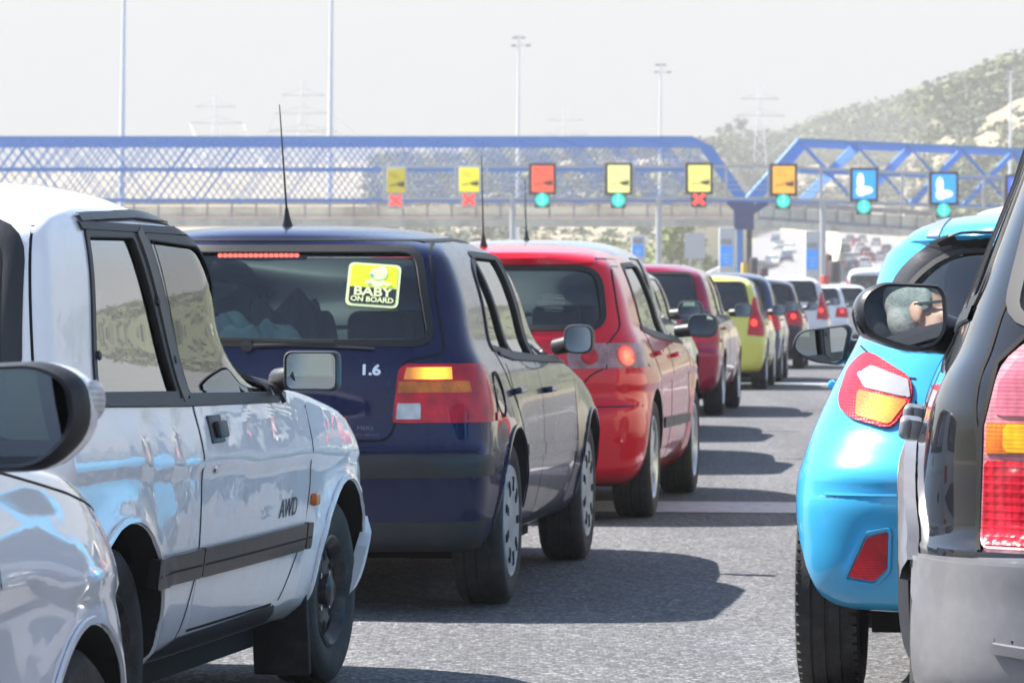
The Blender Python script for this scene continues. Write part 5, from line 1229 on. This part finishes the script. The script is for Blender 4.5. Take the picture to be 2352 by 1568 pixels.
for s in (-1, 1):
    ax = 'L' if s > 0 else 'R'
    patch(C, 'bumper_side', [(-.80, .42), (-.46, .42), (-.42, .60), (-.36, .668), (-.80, .668)], ax, P_grey, .014, .02)
    band(C, 'wheel_arch_cladding', [(.475 * math.cos(t), .36 + .475 * math.sin(t)) for t in np.linspace(.05, math.pi * .80, 50)], .075, ax, P_grey, .002, .022)
    band(C, 'wheel_arch_cladding', [(2.65 + .475 * math.cos(t), .36 + .475 * math.sin(t)) for t in np.linspace(-.05, math.pi, 50)], .085, ax, P_grey, .002, .022)
    patch(C, 'door_cladding', [(.52, .42), (2.1, .42), (2.1, .60), (.50, .60)], ax, P_grey, .012, .016)
    for path in ([(.28, 1.60), (.28, 1.13), (.22, .95), (.42, .70), (.52, .45)], [(1.12, 1.6), (1.12, .45)], [(2.1, 1.08), (2.08, .45)], [(-.42, 1.52), (-.50, 1.12), (-.56, .90), (-.58, .70)]):
        band(C, 'door_seam', dens(path, .03), .009, ax, M['gap'], .0006, .0012)
    band(C, 'window_frame', dens([(-.30, 1.13), (.3, 1.12), (2.02, 1.08)], .03), .03, ax, M['seal'], .002, .006)
    band(C, 'roof_rail', dens([(-.30, 1.60), (.4, 1.63), (1.2, 1.61)], .04), .03, ax, M['trim'], .004, .02)
    for x in (.32, 1.25):
        f = on(C, x, .885, ax, 0); bm = bmesh.new(); box(bm, (0, 0, .034), (.20, .045, .028), .012, seg=3); box(bm, (-.07, 0, .022), (.05, .045, .045), .01); box(bm, (.07, 0, .022), (.05, .045, .045), .01)
        bmesh.ops.transform(bm, matrix=f, verts=bm.verts); bmobj('door_handle', bm, P_grey, C.root)
    tl = patch(C, 'tail_light', rpoly([(s * .770, .690), (s * .762, .92), (s * .735, 1.03), (s * .68, 1.085), (s * .56, 1.09), (s * .53, .690)], [.012, 0, .03, .04, .03, .01]), 'B', lens('pale_red_lens', (.55, .22, .26), scale=55, strength=.002), .008, .02, lim=lim)
    lo = patch(C, 'lower_lens', rpoly([(s * .764, .697), (s * .760, .858), (s * .545, .858), (s * .54, .697)], .008), 'B', lens('deep_red_lens', (.62, .004, .025), .04, (1, .02, .04), scale=62, strength=.004), .012, .006, lim=lim, parent=tl)
    patch(C, 'indicator_lens', [(s * .758, .872), (s * .755, .928), (s * .545, .928), (s * .545, .872)], 'B', M['ambl'], .012, .006, lim=lim, parent=tl)
    patch(C, 'indicator_core', rpoly([(s * .725, .874), (s * .725, .926), (s * .60, .926), (s * .60, .874)], .01), 'B', lens('yellow_lens', (.85, .45, .01), .10, (1, .55, .02), 55), .0145, .005, lim=lim, parent=tl)
    patch(C, 'upper_lens', rpoly([(s * .742, .94), (s * .735, 1.0), (s * .70, 1.045), (s * .62, 1.06), (s * .62, .94)], .01), 'B', lens('pink_lens', (.62, .16, .22), 0, None, 60), .011, .006, lim=lim, parent=tl)
    for q in range(2):
        bm = bmesh.new()
        for r_ in range(10): h, n_ = ray(C, s * (.672 - .05 * q), .948 + .0105 * r_, 'B'); ellipsoid(bm, h + n_ * .018, (.003, .0042, .0042), 8)
        bmobj('led_strip', bm, mat('led_amber', (1, .4, .1), .3, emit=(1.6 if not q else .8), ecol=(1, .28, .10)), tl)
    band(C, 'lamp_seam', dens([(s * .778, .69), (s * .772, .92), (s * .742, 1.04), (s * .68, 1.10)], .02), .010, 'B', M['gap'], .002, .002)
band(C, 'bumper_lip', dens([(.74, .515), (.45, .492), (-.45, .492), (-.74, .515)], .03), .022, 'B', P_grey, .012, .012)
band(C, 'bumper_lip_shadow_gap', dens([(.74, .530), (.45, .507), (-.45, .507), (-.74, .530)], .03), .008, 'B', M['gap'], .0125, .0015)
f = on(C, .20, 1.02, 'L', .003)

SL = .028
def gz(x, y): return max(0.0, SL * (y - 300))

# ---------------- mirrors that really show their drivers ----------------
def loc2w(o, yaw, p):
    s, c = math.sin(yaw), math.cos(yaw); return Vector((o[0] + p[0] * s - p[1] * c, o[1] + p[0] * c + p[1] * s, p[2]))
def aim(o, yaw, at, target):      # turn of the glass that sends a sight line from the camera at `at` on to `target` (both car-local)
    A = loc2w(o, yaw, at); T = loc2w(o, yaw, target); n_ = ((T - A).normalized() + (Vector((0, 0, CAMH)) - A).normalized()).normalized()
    s, c = math.sin(yaw), math.cos(yaw); lx = n_.x * s + n_.y * c; ly = -n_.x * c + n_.y * s
    return math.atan2(-ly, -lx), math.asin(n_.z)
atS = (1.75, .962, 1.116)
k_ = .00106
ol = [(-(a - 2075) * k_, -(b - 725) * k_) for a, b in ((1972, 715), (1985, 675), (2030, 650), (2165, 656), (2179, 675), (2180, 762), (2140, 803), (2075, 797), (1990, 765))]
headS = (1.22, .36, 1.30)
mirror(CS, atS, (1.93, .83, 1.06), (.21, .16), P_black, .4, tilt=aim(oS, SUY, (1.75, .893, 1.128), (headS[0], headS[1] + .02, headS[2])), depth=.12, outline=rpoly(ol, .035, 5))
mirror(CS, (1.75, -.962, 1.116), (1.93, -.83, 1.06), (.21, .16), P_black, .4, tilt=(.1, .0), depth=.12)

def remeshed(name, bm, m, vox, parent):
    me = bpy.data.meshes.new('t'); bm.to_mesh(me); bm.free(); o = link('t', me)
    md = o.modifiers.new('r', 'REMESH'); md.mode = 'VOXEL'; md.voxel_size = vox; md.use_smooth_shade = True
    ms = o.modifiers.new('s', 'SMOOTH'); ms.factor = .5; ms.iterations = 3
    bpy.context.view_layer.update(); dg = bpy.context.evaluated_depsgraph_get(); me2 = bpy.data.meshes.new_from_object(o.evaluated_get(dg)); bpy.data.objects.remove(o)
    me2.materials.clear(); return link(name, me2, m, parent)
M['skin'] = mat('skin', (.62, .33, .25), .5, vary=.12, vscale=30, bump=.0008, bscale=90)
M['hairg'] = mat('grey_hair', (.27, .27, .265), .7, vary=.45, vscale=90, bump=.0015, bscale=160)
M['hairb'] = mat('brown_hair', (.06, .035, .02), .7, vary=.35, vscale=120, bump=.004, bscale=160)
def driver(o, yaw, head, wheel_x, label, hair, shirt, turn=0):
    P = empty('person', (o[0], o[1], 0), math.pi / 2 - yaw, label, 'person')
    hc = Vector(head); q = Matrix.Rotation(turn, 3, 'Z')
    def h(x, y, z): return hc + q @ Vector((x, y, z))
    bm = bmesh.new()
    ellipsoid(bm, h(-.012, 0, .035), (.098, .076, .092), 24, rot=q)       # cranium
    ellipsoid(bm, h(.018, 0, -.035), (.070, .062, .085), 24, rot=q)       # face
    ellipsoid(bm, h(.035, 0, -.098), (.042, .040, .028), 16, rot=q)       # chin
    ellipsoid(bm, h(.078, 0, .022), (.016, .052, .012), 14, rot=q)        # brow
    tube(bm, [h(.082, 0, .012), h(.098, 0, -.012), h(.108, 0, -.030), h(.088, 0, -.040)], [.009, .012, .016, .010], 10)    # nose
    for s in (-1, 1):
        ellipsoid(bm, h(.055, s * .040, -.022), (.030, .022, .022), 14, rot=q)      # cheek
        ellipsoid(bm, h(-.008, s * .075, -.008), (.020, .010, .033), 14, rot=q)     # ear
        ellipsoid(bm, h(.100, s * .010, -.034), (.008, .008, .007), 10, rot=q)
    ellipsoid(bm, h(.082, 0, -.066), (.012, .026, .008), 12, rot=q); ellipsoid(bm, h(.080, 0, -.078), (.011, .022, .008), 12, rot=q)   # lips
    tube(bm, [h(-.03, 0, -.04), hc + Vector((-.035, 0, -.12)), hc + Vector((-.05, 0, -.22))], [.060, .058, .075], 18)
    c0 = hc + Vector((-.06, 0, -.24))
    ellipsoid(bm, c0 + Vector((0, 0, -.05)), (.10, .20, .075), 20); ellipsoid(bm, c0 + Vector((0, 0, -.30)), (.115, .165, .28), 20)
    wc = Vector((wheel_x, hc.y, c0.z - .17))
    for s in (-1, 1):
        sh = c0 + Vector((0, s * .19, -.05)); el = c0 + Vector((.14, s * .24, -.30)); wr = wc + Vector((-.07, s * .165, .03))
        tube(bm, [sh, sh.lerp(el, .5), el, el.lerp(wr, .45), wr], [.056, .050, .042, .040, .028], 14)
        d = (wr - el).normalized(); ellipsoid(bm, wr + d * .045, (.045, .020, .040), 14)
        for f_ in range(4):
            b = wr + d * .075 + Vector((0, 0, .026 - .018 * f_)); L = (.9, 1, .95, .75)[f_]
            tube(bm, [b, b + Vector((.030 * L, -s * .004, 0)), b + Vector((.040 * L, -s * .022 * L, -.004)), b + Vector((.022 * L, -s * .034 * L, -.006))], [.009, .0085, .008, .007], 8)
        b = wr + d * .03 + Vector((0, -s * .012, .026)); tube(bm, [b, b + Vector((.02, -s * .022, .012)), b + Vector((.045, -s * .026, .006))], [.011, .010, .008], 8)
    remeshed('body', bm, M['skin'], .0065, P)
    bm = bmesh.new(); ellipsoid(bm, h(-.026, 0, .048), (.098, .083, .092), 24, rot=q); ellipsoid(bm, h(-.050, 0, -.005), (.066, .078, .075), 20, rot=q)
    for s in (-1, 1): ellipsoid(bm, h(.012, s * .066, .030), (.026, .014, .045), 12, rot=q)
    remeshed('hair', bm, hair, .006, P)
    bm = bmesh.new(); ellipsoid(bm, c0 + Vector((0, 0, -.055)), (.115, .222, .085), 20); ellipsoid(bm, c0 + Vector((0, 0, -.31)), (.135, .185, .29), 20)
    for s in (-1, 1): sh = c0 + Vector((0, s * .19, -.05)); el = c0 + Vector((.14, s * .24, -.30)); tube(bm, [sh, sh.lerp(el, .75)], [.078, .066], 14)
    remeshed('shirt', bm, shirt, .009, P)
    bm = bmesh.new()      # sunglasses
    for s in (-1, 1):
        bar(bm, h(.080, s * .066, .012), h(-.010, s * .080, .014), .005, .007); ellipsoid(bm, h(.092, s * .034, .004), (.006, .028, .018), 14, rot=q)
    bar(bm, h(.094, -.064, .017), h(.094, .064, .017), .006, .006); bmobj('sunglasses', bm, M['seal'], P)
    return P
driver(oS, SUY, headS, CS.S['fire'] - .42, 'grey haired man in sunglasses and a pale shirt driving the black car', M['hairg'], mat('pale_shirt', (.60, .62, .66), .85, bump=.003, bscale=14), -.45)
driver(oB, BLY, (1.05, .34, 1.16), CB.S['fire'] - .42, 'dark haired person in a cream shirt driving the sky blue hatchback', M['hairb'], mat('cream_shirt', (.62, .56, .46), .85, bump=.003, bscale=14), 0)

# ---------------- silver car, left foreground ----------------
FS = None
def def_fs(V):
    flare(FS, V, .018, .06, ra=.37)
    x, y, z = V[..., 0], V[..., 1], V[..., 2]
    zc = .78 - .05 * (x - 1.2)
    V[..., 1] = y + np.sign(y) * (np.abs(y) > .55) * .012 * smoothstep(zc - .012, zc + .006, z) * (1 - smoothstep(zc + .02, zc + .14, z))
    return V
FS = rescale(GO, 1.035, 1.005, 1.02, arch=.345, r=.31, rim=.22, spokes=5)
FS['front'] = [(.2, 3.25), (.3, 3.42), (.5, 3.50), (.62, 3.48), (.70, 3.45), (.81, 3.35), (.875, 3.18), (.91, 2.93), (.945, 2.6), (.972, 2.25), (1.35, 1.4), (1.42, 1.1), (1.489, .6)]
FS['lf'] = [(.2, .75), (.5, .78), (.7, .78), (.95, .7), (1.36, .5), (1.43, .8), (1.49, 1.2)]; FS['pf'] = [(.2, 2.4), (.9, 2.6), (1.4, 2.4), (1.49, 2)]
FS['sidewin'] = [rpoly([(.10, 1.0), (.96, .965), (.93, 1.36), (.28, 1.36)], .04), rpoly([(1.03, .96), (1.70, .945), (1.62, 1.10), (1.35, 1.32), (1.03, 1.36)], .03), rpoly([(1.77, .935), (2.12, .915), (1.82, 1.05)], .015)]
FS['deform'] = def_fs
oF = (-1.866, 3.53)
C = build_car('hatchback_car', FS, oF, .13, P_lilac, 'white silver car at the bottom left corner with a large black rimmed door mirror', 'car', glassm='glassd', wheels='alloy')
for ax in ('R', 'L'):
    for path in ([(1.0, 1.38), (1.0, .95), (1.0, .4)], [(2.08, .945), (2.10, .75), (2.06, .50), (2.0, .3)], [(2.06, .93), (2.6, .86), (3.0, .80)]):
        band(C, 'door_seam', dens(path, .03), .004, ax, M['gap'], .0005, .0008)
    band(C, 'window_pillar', dens([(1.73, 1.2), (1.735, .95)], .03), .022, ax, M['seal'], .002, .003)
    band(C, 'wheel_arch_lip', [(2.6 + .352 * math.cos(t), .31 + .352 * math.sin(t)) for t in np.linspace(.0, math.pi, 44)], .012, ax, P_lilac, .001, .006)
    handle(C, 1.15, .83, -1 if ax == 'R' else 1, P_lilac)
txt('PLUS', .045, M['white'], C.root, on(C, 1.80, .95, 'R', .002), 'window_lettering', .0005, .9, .25)
for s in (-1, 1):
    patch(C, 'headlight', rpoly([(s * .86, .62), (s * .55, .60), (s * .60, .74), (s * .86, .80)], .04), 'F', M['whitel'], .01, .015, lim=lambda c: c.x > 3.2)
    patch(C, 'tail_light', rpoly([(s * .86, .74), (s * .58, .74), (s * .62, .96), (s * .86, .96)], .02), 'B', M['redl'], .01, .015, lim=lambda c: c.x < 0)
ol = rpoly([(.135, -.045), (.12, .055), (-.10, .066), (-.148, .045), (-.155, -.015), (-.105, -.062), (.09, -.070)], .035, 5)
mr_ = mirror(C, (1.52, -.985, 1.01), (1.68, -.80, .965), (.25, .14), P_lilac, .4, tilt=(-.20, .03), depth=.10, outline=ol)
bm = bmesh.new(); ellipsoid(bm, (.045, -.150, .022), (.034, .016, .027), 16, .8); bmobj('side_indicator', bm, M['whitel'], mr_)
mirror(C, (1.52, .99, 1.01), (1.68, .80, .965), (.25, .14), P_lilac, .4, tilt=(-.1, .04), depth=.14, outline=[(-a, b) for a, b in ol])

# ---------------- traffic far up the road ----------------
VAN = rescale(GO, 1.15, 1.10, 1.0); zf = 1.62
VAN = rescale(GO, 1.2, 1.12, zf); VAN['r'] = .33; VAN['rear'] = [(a, -.85 + .05 * (a > 2)) for a in (.35, .5, .8, 1.2, 1.6, 2.1, 2.25)] + [(2.30, -.6), (2.34, .5)]
VAN['rear'] = [(.35, -.7), (.5, -.84), (1.2, -.85), (2.1, -.80), (2.25, -.7), (2.34, .5)]; VAN['rearwin'] = rpoly([(-.70, 1.45), (.70, 1.45), (.68, 2.0), (-.68, 2.0)], .05)
Cv = far_car(VAN, 0, 0, .09, P_clean, 'white van far ahead in the middle lanes beyond the toll', 'tall', name='panel_van', res=.45, pos=((1995 - 1176) * KPX * 150, 150), mir=False); Cv.root['category'] = 'van'
def copy_tree(o, parent=None, swap=None):
    c = o.copy(); COL.objects.link(c); c.parent = parent
    if c.data and swap and o.name.startswith(('body', 'rear_bumper', 'door_handle')):
        for i, sl_ in enumerate(c.material_slots):
            if sl_.material == swap[0]: sl_.link = 'OBJECT'; sl_.material = swap[1]
    for ch in o.children: copy_tree(ch, c, swap)
    return c
FARS = [(1773, 606, P_clean, 'white car alone on the left far carriageway', 1), (1808, 594, P_darkblue, 'dark car just right of the lone white one', 1), (1790, 566, P_silver, 'silver car above the lone white one', 1), (1782, 549, P_darkblue, 'tiny dark car topmost on the left far carriageway', 1),
        (1942, 576, P_darkblue, 'dark blue car at the left edge of the right far carriageway', 0), (1976, 572, P_clean, 'white car in the middle of the right far carriageway', 0), (1996, 597, P_crim, 'dark red car on the right far carriageway', 0), (1962, 598, P_clean, 'white car just left of the dark red one', 0),
        (2036, 578, P_darkblue, 'dark car at the right edge of the right far carriageway', 0), (1958, 618, P_darkblue, 'blue car below the white ones on the right far carriageway', 0), (1980, 552, P_silver, 'silver car near the top of the right far carriageway', 0), (1968, 560, P_crim, 'tiny red car topmost on the right far carriageway', 0), (2012, 560, P_silver, 'pale car between the dark ones on the right far carriageway', 0),
        (1948, 600, P_silver, 'silver car at the left of the right far carriageway, level with the dark red one', 0), (1985, 612, P_clean, 'white car right below the dark red one, far up the road', 0), (1952, 552, P_darkblue, 'tiny dark car at the top left of the right far carriageway', 0), (1988, 584, P_darkblue, 'dark car just above the dark red one, far up the road', 0),
        (1815, 575, P_clean, 'tiny pale car beside the median wall on the left far carriageway', 1), (2020, 595, P_silver, 'silver car right of the dark red one, far up the road', 0), (1940, 560, P_clean, 'tiny white car at the top of the right far carriageway', 0)]
proto = None
for dx, y, pm, lb, facing in FARS:
    y += 6; Y = (CAMH + SL * 300) / (SL + (y - 684) * KPX)
    if proto is None:
        cp = far_car(rescale(GO, 1, 1, 1), 0, 0, .1, P_clean, lb, 'low', res=.35, pos=(0, 0), mir=False); proto = cp.root; o = proto; o['group'] = 'cars far up the road'
    else: o = copy_tree(proto, None, (P_clean, pm)); o['label'] = lb
    x = (dx - 1176) * KPX * Y
    o.location = (x, Y, gz(0, Y) + .03); o.rotation_euler = (0, -SL if not facing else SL, math.pi / 2 - .1 + (math.pi if facing else 0))

# ---------------- haze ----------------
bm = bmesh.new(); box(bm, (0, 60, 79.5), (4600, 3400, 161)); hz = bmobj('haze', bm, None, smooth=False); hz['kind'] = 'stuff'
m = bpy.data.materials.new('haze'); m.use_nodes = True; n = m.node_tree.nodes; n.clear(); out = n.new('ShaderNodeOutputMaterial'); v = n.new('ShaderNodeVolumePrincipled')
v.inputs['Color'].default_value = (.84, .835, .81, 1); v.inputs['Density'].default_value = .0006; v.inputs['Anisotropy'].default_value = .0
m.node_tree.links.new(v.outputs[0], out.inputs['Volume']); hz.data.materials.append(m)
